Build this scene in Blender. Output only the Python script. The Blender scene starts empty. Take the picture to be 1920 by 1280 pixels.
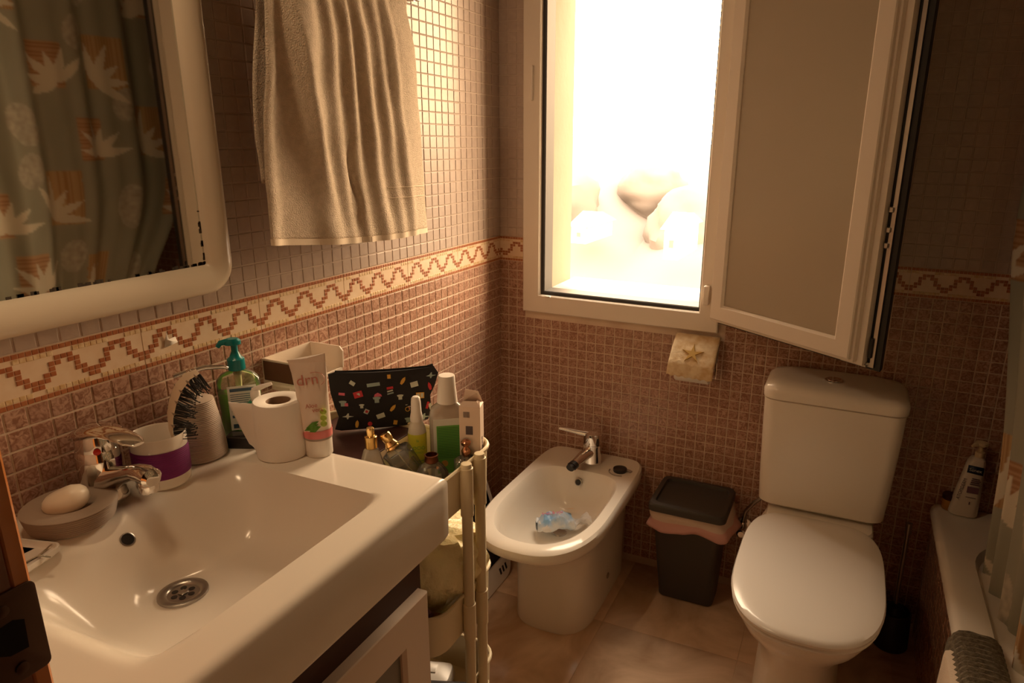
import bpy, bmesh, math, random
from mathutils import Vector, Matrix, Quaternion, noise
sc = bpy.context.scene
PI = math.pi
rnd = random.Random(7)
D = bpy.data

# ------------------------------------------------------------------ camera
cam_d = bpy.data.cameras.new('camera'); cam = bpy.data.objects.new('camera', cam_d)
sc.collection.objects.link(cam); sc.camera = cam
cam_d.sensor_fit = 'HORIZONTAL'; cam_d.sensor_width = 36; cam_d.lens = 1295.9/1920*36
cam_d.shift_x = -98.2/1920; cam_d.shift_y = 4.37/1920; cam_d.clip_start = 0.02
RX = Vector((0.9223764742, 0.3858545347, 0.0183825429))
RD = Vector((0.1248337058, -0.2527025155, -0.9594571301))
RF = Vector((-0.3655655697, 0.8872754458, -0.2812545068))
CP = Vector((1.06526, -2.01554, 1.38505))
M = Matrix((RX, -RD, -RF)).transposed().to_4x4(); M.translation = CP
cam.matrix_world = M

# ------------------------------------------------------------------ world, light, exposure
W = bpy.data.worlds.new('sky'); sc.world = W; W.use_nodes = True
nt = W.node_tree; nt.nodes.clear()
out = nt.nodes.new('ShaderNodeOutputWorld'); bg = nt.nodes.new('ShaderNodeBackground')
tc = nt.nodes.new('ShaderNodeTexCoord'); sp = nt.nodes.new('ShaderNodeSeparateXYZ'); cr = nt.nodes.new('ShaderNodeValToRGB')
nt.links.new(tc.outputs['Generated'], sp.inputs[0]); nt.links.new(sp.outputs['Z'], cr.inputs[0])
nt.links.new(cr.outputs[0], bg.inputs[0]); nt.links.new(bg.outputs[0], out.inputs[0])
cr.color_ramp.elements[0].position = 0.0; cr.color_ramp.elements[0].color = (1.0, .66, .365, 1)
cr.color_ramp.elements[1].position = 0.9; cr.color_ramp.elements[1].color = (.88, .70, .50, 1)
e = cr.color_ramp.elements.new(0.25); e.color = (1.0, .66, .365, 1)
bg.inputs[1].default_value = 15.0
pl = bpy.data.lights.new('window_portal', 'AREA'); pl.shape = 'RECTANGLE'; pl.size = .54; pl.size_y = 1.12
pl.cycles.is_portal = True
po = bpy.data.objects.new('window_portal', pl); sc.collection.objects.link(po)
po.location = (.42, .07, 1.47); po.rotation_euler = (-PI/2, 0, 0)
ml = bpy.data.lights.new('mirror_lamp_light', 'AREA'); ml.shape = 'RECTANGLE'; ml.size = .34; ml.size_y = .05; ml.energy = 3.0; ml.color = (1, .68, .38)
mlo = bpy.data.objects.new('mirror_lamp_light', ml); sc.collection.objects.link(mlo)          # the lamp over the mirror, just above the frame
mlo.location = (.145, -1.42, 2.196); mlo.rotation_euler = (0, -.22, PI/2)
sc.view_settings.view_transform = 'Standard'; sc.view_settings.look = 'None'
sc.view_settings.exposure = 0.68; sc.view_settings.gamma = 1.0
try:
    sc.cycles.use_denoising = True
    sc.cycles.caustics_reflective = False; sc.cycles.caustics_refractive = False
    sc.cycles.sample_clamp_indirect = 6; sc.cycles.max_bounces = 10; sc.cycles.diffuse_bounces = 6
    sc.cycles.transparent_max_bounces = 12
except Exception: pass

# ------------------------------------------------------------------ materials
def mat(name, col, rough=.5, metal=0, bump=None, mott=None, spec=.5, trans=0, ior=1.45, coat=0, sub=0, aniso=None, attr=None):
    m = bpy.data.materials.new(name); m.use_nodes = True; n = m.node_tree.nodes; l = m.node_tree.links
    b = n['Principled BSDF']; b.inputs['Base Color'].default_value = (*col, 1)
    b.inputs['Roughness'].default_value = rough; b.inputs['Metallic'].default_value = metal
    b.inputs['Specular IOR Level'].default_value = spec; b.inputs['IOR'].default_value = ior
    b.inputs['Transmission Weight'].default_value = trans; b.inputs['Coat Weight'].default_value = coat
    if sub: b.inputs['Subsurface Weight'].default_value = sub; b.inputs['Subsurface Radius'].default_value = (.01, .006, .004)
    g = n.new('ShaderNodeNewGeometry')
    src = None
    if attr:
        a = n.new('ShaderNodeVertexColor'); a.layer_name = attr; l.new(a.outputs[0], b.inputs['Base Color']); src = a.outputs[0]
    if mott:                                   # (scale, colour 2, contrast, detail)
        t = n.new('ShaderNodeTexNoise'); t.inputs['Scale'].default_value = mott[0]; t.inputs['Detail'].default_value = mott[3] if len(mott) > 3 else 6
        t.inputs['Distortion'].default_value = mott[4] if len(mott) > 4 else 0
        l.new(g.outputs['Position'], t.inputs['Vector'])
        r = n.new('ShaderNodeValToRGB'); c = mott[2]
        r.color_ramp.elements[0].position = .5-c; r.color_ramp.elements[0].color = (*col, 1)
        r.color_ramp.elements[1].position = .5+c; r.color_ramp.elements[1].color = (*mott[1], 1)
        l.new(t.outputs['Fac'], r.inputs[0]); l.new(r.outputs[0], b.inputs['Base Color'])
    if bump:                                   # (scale, strength, distance)
        t = n.new('ShaderNodeTexNoise'); t.inputs['Scale'].default_value = bump[0]; t.inputs['Detail'].default_value = 4
        l.new(g.outputs['Position'], t.inputs['Vector'])
        bp = n.new('ShaderNodeBump'); bp.inputs['Strength'].default_value = bump[1]; bp.inputs['Distance'].default_value = bump[2]
        l.new(t.outputs['Fac'], bp.inputs['Height']); l.new(bp.outputs[0], b.inputs['Normal'])
    return m

def clear_mat(name, tint, gloss=.06, body=None, bodyk=0):
    """thin walled clear plastic or glass: see-through with a fresnel gloss, optionally a little milky"""
    m = bpy.data.materials.new(name); m.use_nodes = True; n = m.node_tree.nodes; l = m.node_tree.links; n.clear()
    o = n.new('ShaderNodeOutputMaterial'); t = n.new('ShaderNodeBsdfTransparent'); t.inputs[0].default_value = (*tint, 1)
    g = n.new('ShaderNodeBsdfGlossy'); g.inputs['Roughness'].default_value = gloss
    f = n.new('ShaderNodeFresnel'); f.inputs['IOR'].default_value = 1.6; mx = n.new('ShaderNodeMixShader'); l.new(f.outputs[0], mx.inputs[0])
    src = t
    if body:
        d = n.new('ShaderNodeBsdfDiffuse'); d.inputs[0].default_value = (*body, 1); m2 = n.new('ShaderNodeMixShader'); m2.inputs[0].default_value = bodyk
        l.new(t.outputs[0], m2.inputs[1]); l.new(d.outputs[0], m2.inputs[2]); src = m2
    l.new(src.outputs[0], mx.inputs[1]); l.new(g.outputs[0], mx.inputs[2]); l.new(mx.outputs[0], o.inputs[0]); return m
def tile_mat(name, c1, c2, c3, rough, scale, vein=.12):
    """glazed mosaic square: every square takes its own tone (white noise on its cell) over a marbled glaze"""
    m = mat(name, c1, rough, spec=.5); n = m.node_tree.nodes; l = m.node_tree.links; b = n['Principled BSDF']
    g = n.new('ShaderNodeNewGeometry')
    q = n.new('ShaderNodeVectorMath'); q.operation = 'SNAP'; q.inputs[1].default_value = (.031, .031, .031)
    l.new(g.outputs['Position'], q.inputs[0])
    wn = n.new('ShaderNodeTexWhiteNoise'); l.new(q.outputs[0], wn.inputs['Vector'])
    t = n.new('ShaderNodeTexNoise'); t.inputs['Scale'].default_value = scale; t.inputs['Detail'].default_value = 5; t.inputs['Distortion'].default_value = 2.2
    l.new(g.outputs['Position'], t.inputs['Vector'])
    r = n.new('ShaderNodeValToRGB'); r.color_ramp.elements[0].position = .5-vein; r.color_ramp.elements[1].position = .5+vein
    r.color_ramp.elements[0].color = (*c1, 1); r.color_ramp.elements[1].color = (*c2, 1)
    l.new(t.outputs['Fac'], r.inputs[0])
    mx = n.new('ShaderNodeMix'); mx.data_type = 'RGBA'; mx.inputs[7].default_value = (*c3, 1)
    mu = n.new('ShaderNodeMath'); mu.operation = 'MULTIPLY'; mu.inputs[1].default_value = .35
    l.new(wn.outputs['Value'], mu.inputs[0]); l.new(mu.outputs[0], mx.inputs[0]); l.new(r.outputs[0], mx.inputs[6])
    l.new(mx.outputs[2], b.inputs['Base Color'])
    bp = n.new('ShaderNodeBump'); bp.inputs['Strength'].default_value = .25; bp.inputs['Distance'].default_value = .0006
    t2 = n.new('ShaderNodeTexNoise'); t2.inputs['Scale'].default_value = 90; l.new(g.outputs['Position'], t2.inputs['Vector'])
    l.new(t2.outputs['Fac'], bp.inputs['Height']); l.new(bp.outputs[0], b.inputs['Normal'])
    return m

TERRA = tile_mat('terracotta_glaze', (.265, .125, .080), (.54, .35, .26), (.34, .18, .13), .28, 75, .10)
MAUVE = tile_mat('mauve_glaze', (.46, .375, .325), (.50, .41, .355), (.42, .34, .29), .26, 30)
GROUT = mat('grout', (.74, .61, .48), .85, bump=(160, .4, .001), mott=(9, (.56, .43, .33), .25))
GROUT_UP = mat('grout_upper', (.52, .43, .37), .7, bump=(160, .3, .001))
BORDER_BASE = mat('border_cream', (.80, .66, .50), .35, mott=(40, (.74, .56, .39), .25))
BORDER_DARK = mat('border_brown', (.34, .105, .035), .35, mott=(60, (.44, .17, .07), .2))
BORDER_OCHRE = mat('border_ochre', (.62, .42, .20), .35, mott=(90, (.78, .63, .42), .12))
CERAMIC = mat('white_ceramic', (.81, .76, .68), .17, spec=.5)
SEATPL = mat('white_seat_plastic', (.80, .76, .71), .2)
PVC = mat('white_window_paint', (.80, .74, .66), .35)
ALU = mat('dark_aluminium', (.035, .032, .03), .6)
GASKET = mat('black_rubber', (.012, .011, .010), .5)
CHROME = mat('chrome', (.78, .75, .72), .08, metal=1)
STEEL = mat('brushed_steel', (.42, .39, .36), .3, metal=1)
WOOD = mat('varnished_wood', (.16, .045, .014), .3, mott=(9, (.26, .08, .025), .25, 8, 3), coat=.3)
WOOD_LIGHT = mat('orange_varnish_edge', (.62, .22, .055), .25, coat=.4)
CREAMMETAL = mat('cream_enamel', (.72, .62, .42), .4)
MIRFRAME = mat('cream_gloss_plastic', (.74, .67, .54), .22, coat=.3)
PLASTER = mat('exterior_plaster', (.235, .18, .135), .9, bump=(30, .4, .003), mott=(8, (.21, .16, .118), .3))
CEIL = mat('ceiling_paint', (.62, .55, .46), .9)
WALLP = mat('plain_wall', (.34, .24, .18), .6, mott=(8, (.30, .20, .15), .3))
BLACKPL = mat('black_plastic', (.02, .018, .018), .3)
GREYPL = mat('grey_bin_plastic', (.055, .05, .046), .45)
WHITEPL = mat('white_plastic', (.82, .78, .72), .35)
DARKBROWN = mat('dark_cabinet', (.045, .012, .006), .45)
CABWHITE = mat('cabinet_white', (.72, .60, .50), .4)
CABGREY = mat('cabinet_glass_panel', (.16, .15, .125), .25)
PAPER = mat('tissue_paper', (.86, .82, .76), .95, bump=(400, .3, .0006))
CARD = mat('grey_cardboard', (.35, .24, .16), .9)
GOLD = mat('gold_metal', (.85, .58, .24), .2, metal=1)
COPPER = mat('copper_metal', (.62, .30, .18), .25, metal=1)

# ------------------------------------------------------------------ mesh helpers
def link(o, parent=None):
    sc.collection.objects.link(o)
    if parent: o.parent = parent
    return o
def mesh(name, V, F, m, parent=None, smooth=True, mi=None, loc=None):
    me = bpy.data.meshes.new(name); me.from_pydata([tuple(v) for v in V], [], F)
    for x in (m if isinstance(m, (list, tuple)) else [m]): me.materials.append(x)
    if mi: me.polygons.foreach_set('material_index', mi)
    me.update()
    bm = bmesh.new(); bm.from_mesh(me); bmesh.ops.recalc_face_normals(bm, faces=bm.faces); bm.to_mesh(me); bm.free()
    if smooth: me.shade_smooth() if hasattr(me, 'shade_smooth') else None
    o = bpy.data.objects.new(name, me)
    if loc: o.location = loc
    link(o, parent)
    if smooth:
        try: me.set_sharp_from_angle(angle=math.radians(38))
        except Exception: pass
    return o
class B:
    """collects pieces of ONE part"""
    def __init__(s): s.V = []; s.F = []; s.M = []
    def add(s, V, F, mi=0):
        k = len(s.V); s.V += [Vector(v) for v in V]; s.F += [[i+k for i in f] for f in F]; s.M += [mi]*len(F); return s
    def box(s, lo, hi, mi=0, rot=None, bev=0):
        lo = Vector(lo); hi = Vector(hi)
        if bev:
            rings = []
            for z, d in ((lo.z, bev), (lo.z+bev, 0), (hi.z-bev, 0), (hi.z, bev)):
                r = []
                x0, x1, y0, y1 = lo.x+d, hi.x-d, lo.y+d, hi.y-d; b = bev*.6
                r = [(x0+b, y0, z), (x1-b, y0, z), (x1, y0+b, z), (x1, y1-b, z), (x1-b, y1, z), (x0+b, y1, z), (x0, y1-b, z), (x0, y0+b, z)]
                rings.append(r)
            return s.loft(rings, mi=mi, rot=rot)
        V = [Vector((x, y, z)) for z in (lo.z, hi.z) for y in (lo.y, hi.y) for x in (lo.x, hi.x)]
        if rot: V = [rot @ v for v in V]
        return s.add(V, [(0, 2, 3, 1), (4, 5, 7, 6), (0, 1, 5, 4), (2, 6, 7, 3), (0, 4, 6, 2), (1, 3, 7, 5)], mi)
    def loft(s, rings, cap0=True, cap1=True, closed=True, mi=0, rot=None):
        n = len(rings[0]); V = [Vector(v) for r in rings for v in r]
        if rot: V = [rot @ v for v in V]
        F = []
        for i in range(len(rings)-1):
            for j in range(n if closed else n-1):
                a = i*n+j; b = i*n+(j+1) % n; F.append((a, b, b+n, a+n))
        if cap0: F.append(tuple(reversed(range(n))))
        if cap1: F.append(tuple(range((len(rings)-1)*n, len(rings)*n)))
        return s.add(V, F, mi)
    def lathe(s, prof, n=28, c=(0, 0, 0), mi=0, rot=None, cap0=True, cap1=True):
        rings = [[(c[0]+r*math.cos(2*PI*j/n), c[1]+r*math.sin(2*PI*j/n), c[2]+z) for j in range(n)] for r, z in prof]
        return s.loft(rings, cap0, cap1, mi=mi, rot=rot)
    def tube(s, pts, r, n=10, mi=0, cap=True):
        pts = [Vector(p) for p in pts]; rings = []; up = None
        for i, p in enumerate(pts):
            d = (pts[min(i+1, len(pts)-1)]-pts[max(i-1, 0)]).normalized()
            if up is None: up = d.orthogonal().normalized()
            up = (up-d*up.dot(d)).normalized(); w = d.cross(up)
            rr = r[i] if isinstance(r, (list, tuple)) else r
            rings.append([p+up*rr*math.cos(2*PI*k/n)+w*rr*math.sin(2*PI*k/n) for k in range(n)])
        return s.loft(rings, cap, cap, mi=mi)
    def obj(s, name, m, parent=None, smooth=True, loc=None): return mesh(name, s.V, s.F, m, parent, smooth, s.M, loc)
def empty(name, loc=(0, 0, 0), rz=0):
    o = bpy.data.objects.new(name, None); o.location = loc; o.rotation_euler.z = rz; o.empty_display_size = .05; return link(o)
def tag(o, label=None, cat=None, group=None, kind=None):
    if label: o['label'] = label
    if cat: o['category'] = cat
    if group: o['group'] = group
    if kind: o['kind'] = kind
    return o
def thing(name, label, cat, loc=(0, 0, 0), rz=0, group=None): return tag(empty(name, loc, rz), label, cat, group)
def struct(o): o['kind'] = 'structure'; return o
def rrect(x0, x1, y0, y1, r, n=6):
    P = []
    for cx, cy, a in ((x1-r, y1-r, 0), (x0+r, y1-r, 90), (x0+r, y0+r, 180), (x1-r, y0+r, 270)):
        for k in range(n+1):
            t = math.radians(a+90*k/n); P.append((cx+r*math.cos(t), cy+r*math.sin(t)))
    return P
def dring(cx, w, yf, yr, yc, nf, nr, z, n=48, wr=None):
    """D-shaped plan outline: front (towards -y) round, rear squarer"""
    P = []
    for k in range(n):
        t = 2*PI*k/n; c, s_ = math.cos(t), math.sin(t)
        e = nr if s_ > 0 else nf; ww = w if s_ <= 0 or wr is None else w+(wr-w)*abs(s_)**(2/e)
        x = cx+ww*math.copysign(abs(c)**(2/e), c)
        y = yc+(yr-yc if s_ > 0 else yc-yf)*math.copysign(abs(s_)**(2/e), s_)
        P.append((x, y, z))
    return P
def solid(o, t, off=0):
    md = o.modifiers.new('thickness', 'SOLIDIFY'); md.thickness = t; md.offset = off; return o
def text(name, body, size, loc, right, up, m, parent, ext=0.0002, align='CENTER'):
    c = bpy.data.curves.new(name, 'FONT'); c.body = body; c.size = size; c.extrude = ext; c.align_x = align; c.align_y = 'CENTER'; c.materials.append(m)
    t_ = bpy.data.objects.new(name, c); sc.collection.objects.link(t_); bpy.context.view_layer.update()
    me = bpy.data.meshes.new_from_object(t_.evaluated_get(bpy.context.evaluated_depsgraph_get())); bpy.data.objects.remove(t_)
    me.name = name; o = bpy.data.objects.new(name, me); link(o, parent); o['kind'] = 'stuff'
    r = Vector(right).normalized(); u = Vector(up); u = (u-r*u.dot(r)).normalized(); n = r.cross(u)
    mm = Matrix((r, u, n)).transposed().to_4x4(); mm.translation = Vector(loc); o.matrix_local = mm; return o

# ------------------------------------------------------------------ shell
PIT = .03125; PZ = .98*PIT; ZB = 1.006; HB = .0789; ZU = ZB+HB
def wallbox(name, boxes, m):
    b = B()
    for lo, hi in boxes: b.box(lo, hi)
    return struct(b.obj(name, m, smooth=False))
wl = B(); wl.box((-.12, -1.9, 0), (0, .02, ZU), 0); wl.box((-.12, -1.9, ZU), (0, .02, 2.45), 1)
wall_left = struct(wl.obj('wall_left', [GROUT, GROUT_UP], smooth=False))
WX0, WX1, WZ0, WZ1 = .10, .72, .856, 2.06
wb = B()
wb.box((0, 0, 0), (2.1, .06, WZ0), 0); wb.box((0, 0, WZ0), (WX0, .06, ZU), 0); wb.box((WX1, 0, WZ0), (2.1, .06, ZU), 0)
wb.box((0, 0, ZU), (WX0, .06, 2.45), 1); wb.box((WX1, 0, ZU), (2.1, .06, 2.45), 1); wb.box((WX0, 0, WZ1), (WX1, .06, 2.45), 1)
wall_back = struct(wb.obj('wall_back', [GROUT, GROUT_UP], smooth=False))
# outer leaf of the same wall, plastered reveal and sill outside the window
b = B(); b.box((-.3, .06, -.2), (2.3, .26, .885)); b.box((-.3, .06, .885), (.145, .26, 2.6)); b.box((.70, .06, .885), (2.3, .26, 2.6)); b.box((.145, .06, 2.02), (.70, .26, 2.6))
struct(b.obj('wall_outside', PLASTER, smooth=False))
b = B(); b.box((.145, .06, .885), (.70, .30, .912), bev=.004)
struct(b.obj('trim_1', mat('pale_stone_sill', (.45, .42, .38), .7)))
wallbox('wall_right', [((2.1, -1.9, 0), (2.2, .02, 2.45))], WALLP)
wallbox('wall_front', [((0, -1.90, 0), (.50, -1.775, 2.45)), ((1.50, -1.90, 0), (2.1, -1.775, 2.45)), ((.50, -1.90, 2.08), (1.50, -1.775, 2.45))], WALLP)
struct(B().box((-.12, -1.9, 2.45), (2.2, .06, 2.52)).obj('ceiling', CEIL, smooth=False))
wallbox('wall_hall', [((-.3, -3.3, 0), (2.4, -3.2, 2.5)), ((-.3, -3.3, 0), (-.2, -1.9, 2.5)), ((2.3, -3.3, 0), (2.4, -1.9, 2.5)), ((-.3, -3.3, 2.5), (2.4, -1.9, 2.55)), ((-.3, -1.9, 0), (0, -1.88, 2.5)), ((2.1, -1.9, 0), (2.4, -1.88, 2.5))], WALLP)

# floor: polished veined tiles with fine joints
FLT = mat('veined_stone_floor', (.50, .345, .23), .24, mott=(3.4, (.76, .56, .40), .20, 9, 3.2))
floor = struct(B().box((-.3, -3.3, -.08), (2.4, .06, -.0015)).obj('floor', mat('floor_joint', (.56, .41, .28), .8), smooth=False))
fm = None
for i in range(-1, 6):
    for j in range(-8, 1):
        x0 = .515-.40+.40*i; y0 = -.335+.40*j
        if x0 > 2.1 or x0+.4 < 0 or y0 < -2.4: continue
        if fm is None:
            fb = B().box((-.1992, -.1992, -.004), (.1992, .1992, 0), bev=.0008); fo = fb.obj('floor_tile', FLT, floor); fm = fo.data
        else: fo = link(bpy.data.objects.new('floor_tile', fm), floor)
        fo.location = (x0+.2, y0+.2, 0)

# ---- mosaic squares: one canonical bevelled square, parts for the 300 largest in view, the rest joined
def sq_mesh(name, m, du, dv):
    a, c = du/2, dv/2; V = []
    for z, d in ((-.001, 0), (.0008, .0002), (.0012, .0011)):
        V += [(-a+d, -c+d, z), (a-d, -c+d, z), (a-d, c-d, z), (-a+d, c-d, z)]
    F = [(i*4+j, i*4+(j+1) % 4, i*4+4+(j+1) % 4, i*4+4+j) for i in range(2) for j in range(4)]+[(8, 9, 10, 11)]
    me = bpy.data.meshes.new(name); me.from_pydata(V, [], F); me.materials.append(m); me.update(); me.shade_smooth()
    try: me.set_sharp_from_angle(angle=math.radians(22))
    except Exception: pass
    return me, V, F
GU = .0031
SQ = {'t': sq_mesh('mosaic_tile', TERRA, PIT-GU, PZ-GU), 'm': sq_mesh('mosaic_tile', MAUVE, PIT-GU+.0004, PZ-GU+.0004)}
def project(p):
    d = p-CP; z = d.dot(RF)
    if z < .05: return None
    return (1058.2+1295.9*d.dot(RX)/z, 644.4+1295.9*d.dot(RD)/z, z)
def mosaic(parent, org, n, cells, hidden):
    """cells: (u, v, kind, tile id); u runs along v x n"""
    v = Vector((0, 0, 1)); n = Vector(n); r = v.cross(n); org = Vector(org); tilt = {}
    items = []
    for (u, z, k, tid) in cells:
        if tid not in tilt:
            q = random.Random(tid[1]*31+tid[2]*7+len(tilt)*0+ord(tid[0][0])*101+ord(tid[0][1])*13)
            tilt[tid] = (q.gauss(0, .007), q.gauss(0, .007))
        tu, tv = tilt[tid]; nn = (n+r*(tu+rnd.gauss(0, .003))+v*(tv+rnd.gauss(0, .003))).normalized()
        rr = (r-nn*r.dot(nn)).normalized(); vv = nn.cross(rr)
        p = org+r*u+v*z+n*rnd.uniform(-.0002, .0003)
        s = project(p); area = 0
        if s and -20 < s[0] < 1940 and -20 < s[1] < 1300 and not hidden(u, z):
            area = abs((p-CP).normalized().dot(n))/s[2]**2
        items.append((area, p, rr, vv, nn, k))
    items.sort(key=lambda t: -t[0])
    for a, p, rr, vv, nn, k in items[:300]:
        if a <= 0: break
        o = bpy.data.objects.new('mosaic_tile', SQ[k][0]); link(o, parent)
        mm = Matrix((rr, vv, nn)).transposed().to_4x4(); mm.translation = p; o.matrix_local = mm
    V = []; F = []; MI = []
    for a, p, rr, vv, nn, k in items[300:]:
        b0 = len(V)
        for q in SQ[k][1]: V.append(p+rr*q[0]+vv*q[1]+nn*q[2])
        F += [[i+b0 for i in f] for f in SQ[k][2]]; MI += [0 if k == 't' else 1]*9
    if V:
        me = bpy.data.meshes.new('mosaic_tiles'); me.from_pydata([tuple(q) for q in V], [], F)
        me.materials.append(TERRA); me.materials.append(MAUVE); me.polygons.foreach_set('material_index', MI); me.update(); me.shade_smooth()
        try: me.set_sharp_from_angle(angle=math.radians(22))
        except Exception: pass
        o = link(bpy.data.objects.new('mosaic_tiles', me), parent); o['kind'] = 'stuff'
# left wall
cells = []
for c in range(-1, 56):
    d0 = .6*PIT+c*PIT
    w = d0+PIT/2
    if w < PIT*.5: w = PIT*.55-.006
    if w > 1.75: continue
    for r_ in range(0, 32):
        cells.append((-w, ZB-(r_+.5)*PZ, 't', ('lt', c//8, r_//13)))
    for r_ in range(0, 30):
        cells.append((-w, ZU+(r_+.5)*PZ, 'm', ('lm', (c+1)//8, r_//13)))
mosaic(wall_left, (0, 0, 0), (1, 0, 0), cells, lambda u, z: (u < -1.09 and z > 1.13) or (-1.04 < u < -.57 and z > 1.2) or (z < .86 and u < -.86) or z < .72)
cells = []
for c in range(0, 66):
    x = (c+.5)*PIT
    if x > 2.09: continue
    for r_ in range(0, 32):
        z = ZB-(r_+.5)*PZ
        if WX0-.02 < x < WX1+.02 and z > WZ0-.02: continue
        cells.append((x, z, 't', ('bt', (c+1)//8, r_//13)))
    for r_ in range(0, 30):
        if WX0-.02 < x < WX1+.02: continue
        cells.append((x, ZU+(r_+.5)*PZ, 'm', ('bm', (c+1)//8, r_//13)))
mosaic(wall_back, (0, 0, 0), (0, -1, 0), cells, lambda u, z: (u < .55 and z < .4) or (.58 < u < .82 and z < .37) or (.88 < u < 1.26 and z < .8) or u > 1.4 or (.7 < u < 1.15 and z > .9))

# border tiles: relief blocks stand a little proud of the cream body
HILL = [(1, 2), (2, 3, 4), (4, 5), (5,), (5, 4), (4, 3, 2), (2, 1)]; PATT = []
for k in range(3): PATT += ([(0, 1)] if k == 0 else [(1, 0), (0, 1)])+HILL
PATT += [(1, 0)]*(27-len(PATT))
def border_mesh(c0, c1):
    """columns c0..c1 of the 27 of a whole tile; origin at the middle of the piece"""
    b = B(); cw = (8*PIT-.0016)/27; L = cw*(c1-c0); H = HB-.0016; ch = H/10
    b.box((-L/2, -H/2, -.001), (L/2, H/2, .0012), 0)
    def blk(c, r, mi, n=1):
        for q in range(n):
            g = .0005; w = cw/n; x0 = -L/2+(c-c0)*cw+q*w; y0 = -H/2+r*ch; V = []
            for z, d in ((.001, g), (.0018, g), (.0021, g+.0007)):
                V += [(x0+d, y0+d, z), (x0+w-d, y0+d, z), (x0+w-d, y0+ch-d, z), (x0+d, y0+ch-d, z)]
            b.add(V, [(i*4+j, i*4+(j+1) % 4, i*4+4+(j+1) % 4, i*4+4+j) for i in range(2) for j in range(4)]+[(8, 9, 10, 11)], mi)
    for c in range(c0, c1):
        blk(c, 9, 1); blk(c, 0, 1); rows = PATT[c]
        for h in rows: blk(c, 2+h, 1)
        if max(rows) < 5: blk(c, 8, 2)
        if min(rows) > 0: blk(c, 1, 2)
    return b.obj('border_tile', [BORDER_BASE, BORDER_DARK, BORDER_OCHRE], wall_left, smooth=False), L
def put_border(parent, o, p, n):
    n = Vector(n); v = Vector((0, 0, 1)); r = v.cross(n)
    mm = Matrix((r, v, n)).transposed().to_4x4(); mm.translation = p; o.parent = parent; o.matrix_local = mm
bt0, _ = border_mesh(0, 27); fresh = [True]
def whole():
    if fresh[0]: fresh[0] = False; return bt0
    return link(D.objects.new('border_tile', bt0.data))
for k in range(0, 7):
    d = (.6+8*k+4)*PIT
    if d < 1.66: put_border(wall_left, whole(), (0, -d, ZB+HB/2), (1, 0, 0))
o, L = border_mesh(25, 27); put_border(wall_left, o, (0, -.6*PIT/2-.0002, ZB+HB/2), (1, 0, 0))
o, L = border_mesh(7, 18); put_border(wall_back, o, (L/2+.001, 0, ZB+HB/2), (0, -1, 0))
for x in (27*PIT, 35*PIT, 43*PIT, 51*PIT, 59*PIT): put_border(wall_back, whole(), (x, 0, ZB+HB/2), (0, -1, 0))
# a scrap of white paper stuck on the border
o = mesh('paper_scrap', [(.003, -1.232, 1.033), (.003, -1.206, 1.037), (.004, -1.210, 1.048), (.003, -1.222, 1.046), (.005, -1.226, 1.060), (.003, -1.229, 1.046)], [(0, 1, 2, 3, 4, 5)], PAPER)
tag(solid(o, .0006), 'small torn scrap of white paper stuck on the patterned border', 'scrap')

# ------------------------------------------------------------------ window
win = struct(empty('window_1', (.41, 0, WZ0)))
def wpart(name, boxes, m, bev=0, sm=False):
    b = B()
    for lo, hi in boxes:
        b.box(Vector(lo)-Vector((.41, 0, WZ0)), Vector(hi)-Vector((.41, 0, WZ0)), bev=bev)
    return b.obj(name, m, win, smooth=bev > 0)
FX0, FX1, FZ0, FZ1 = .09, .730, .846, 2.07
def mitre(name, x0, x1, z0, z1, w, y0, y1, m, parent, off=Vector((0, 0, 0)), prof=None):
    """mitred rectangular frame lofted round four corners; prof = [(inset, y)]"""
    b = B(); prof = prof or [(0, y1), (0, y0+.003), (.003, y0), (w-.003, y0), (w, y0+.003), (w, y1)]
    cs = [(x0, z0, 1, 1), (x1, z0, -1, 1), (x1, z1, -1, -1), (x0, z1, 1, -1)]
    rings = [[Vector((x+sx*d, y, z+sz*d))-off for d, y in prof] for x, z, sx, sz in cs]
    n = len(prof); V = [v for r in rings for v in r]; F = []
    for i in range(4):
        for j in range(n): F.append((i*n+j, i*n+(j+1) % n, ((i+1) % 4)*n+(j+1) % n, ((i+1) % 4)*n+j))
    b.add(V, F); return b.obj(name, m, parent, smooth=False)
WO = Vector((.41, 0, WZ0))
mitre('frame_trim', FX0, FX1, FZ0, FZ1, .058, -.016, .02, PVC, win, WO)
mitre('frame', .146, .683, .901, 2.01, .016, -.004, .06, ALU, win, WO)
mitre('seal', .140, .689, .895, 2.02, .010, -.010, -.002, PVC, win, WO)
# keeper and drain cap on the fixed frame
wpart('keeper', [((.120, -.024, 1.50), (.1255, -.016, 1.60))], WHITEPL, .0015)
wpart('drain_cap', [((.172, -.022, .899), (.190, -.009, .905))], WHITEPL, .001)
wpart('hinge', [((.684, -.035, .93), (.700, -.010, .99))], PVC, .003); wpart('hinge', [((.684, -.035, 1.9), (.700, -.010, 1.96))], PVC, .003)
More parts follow.
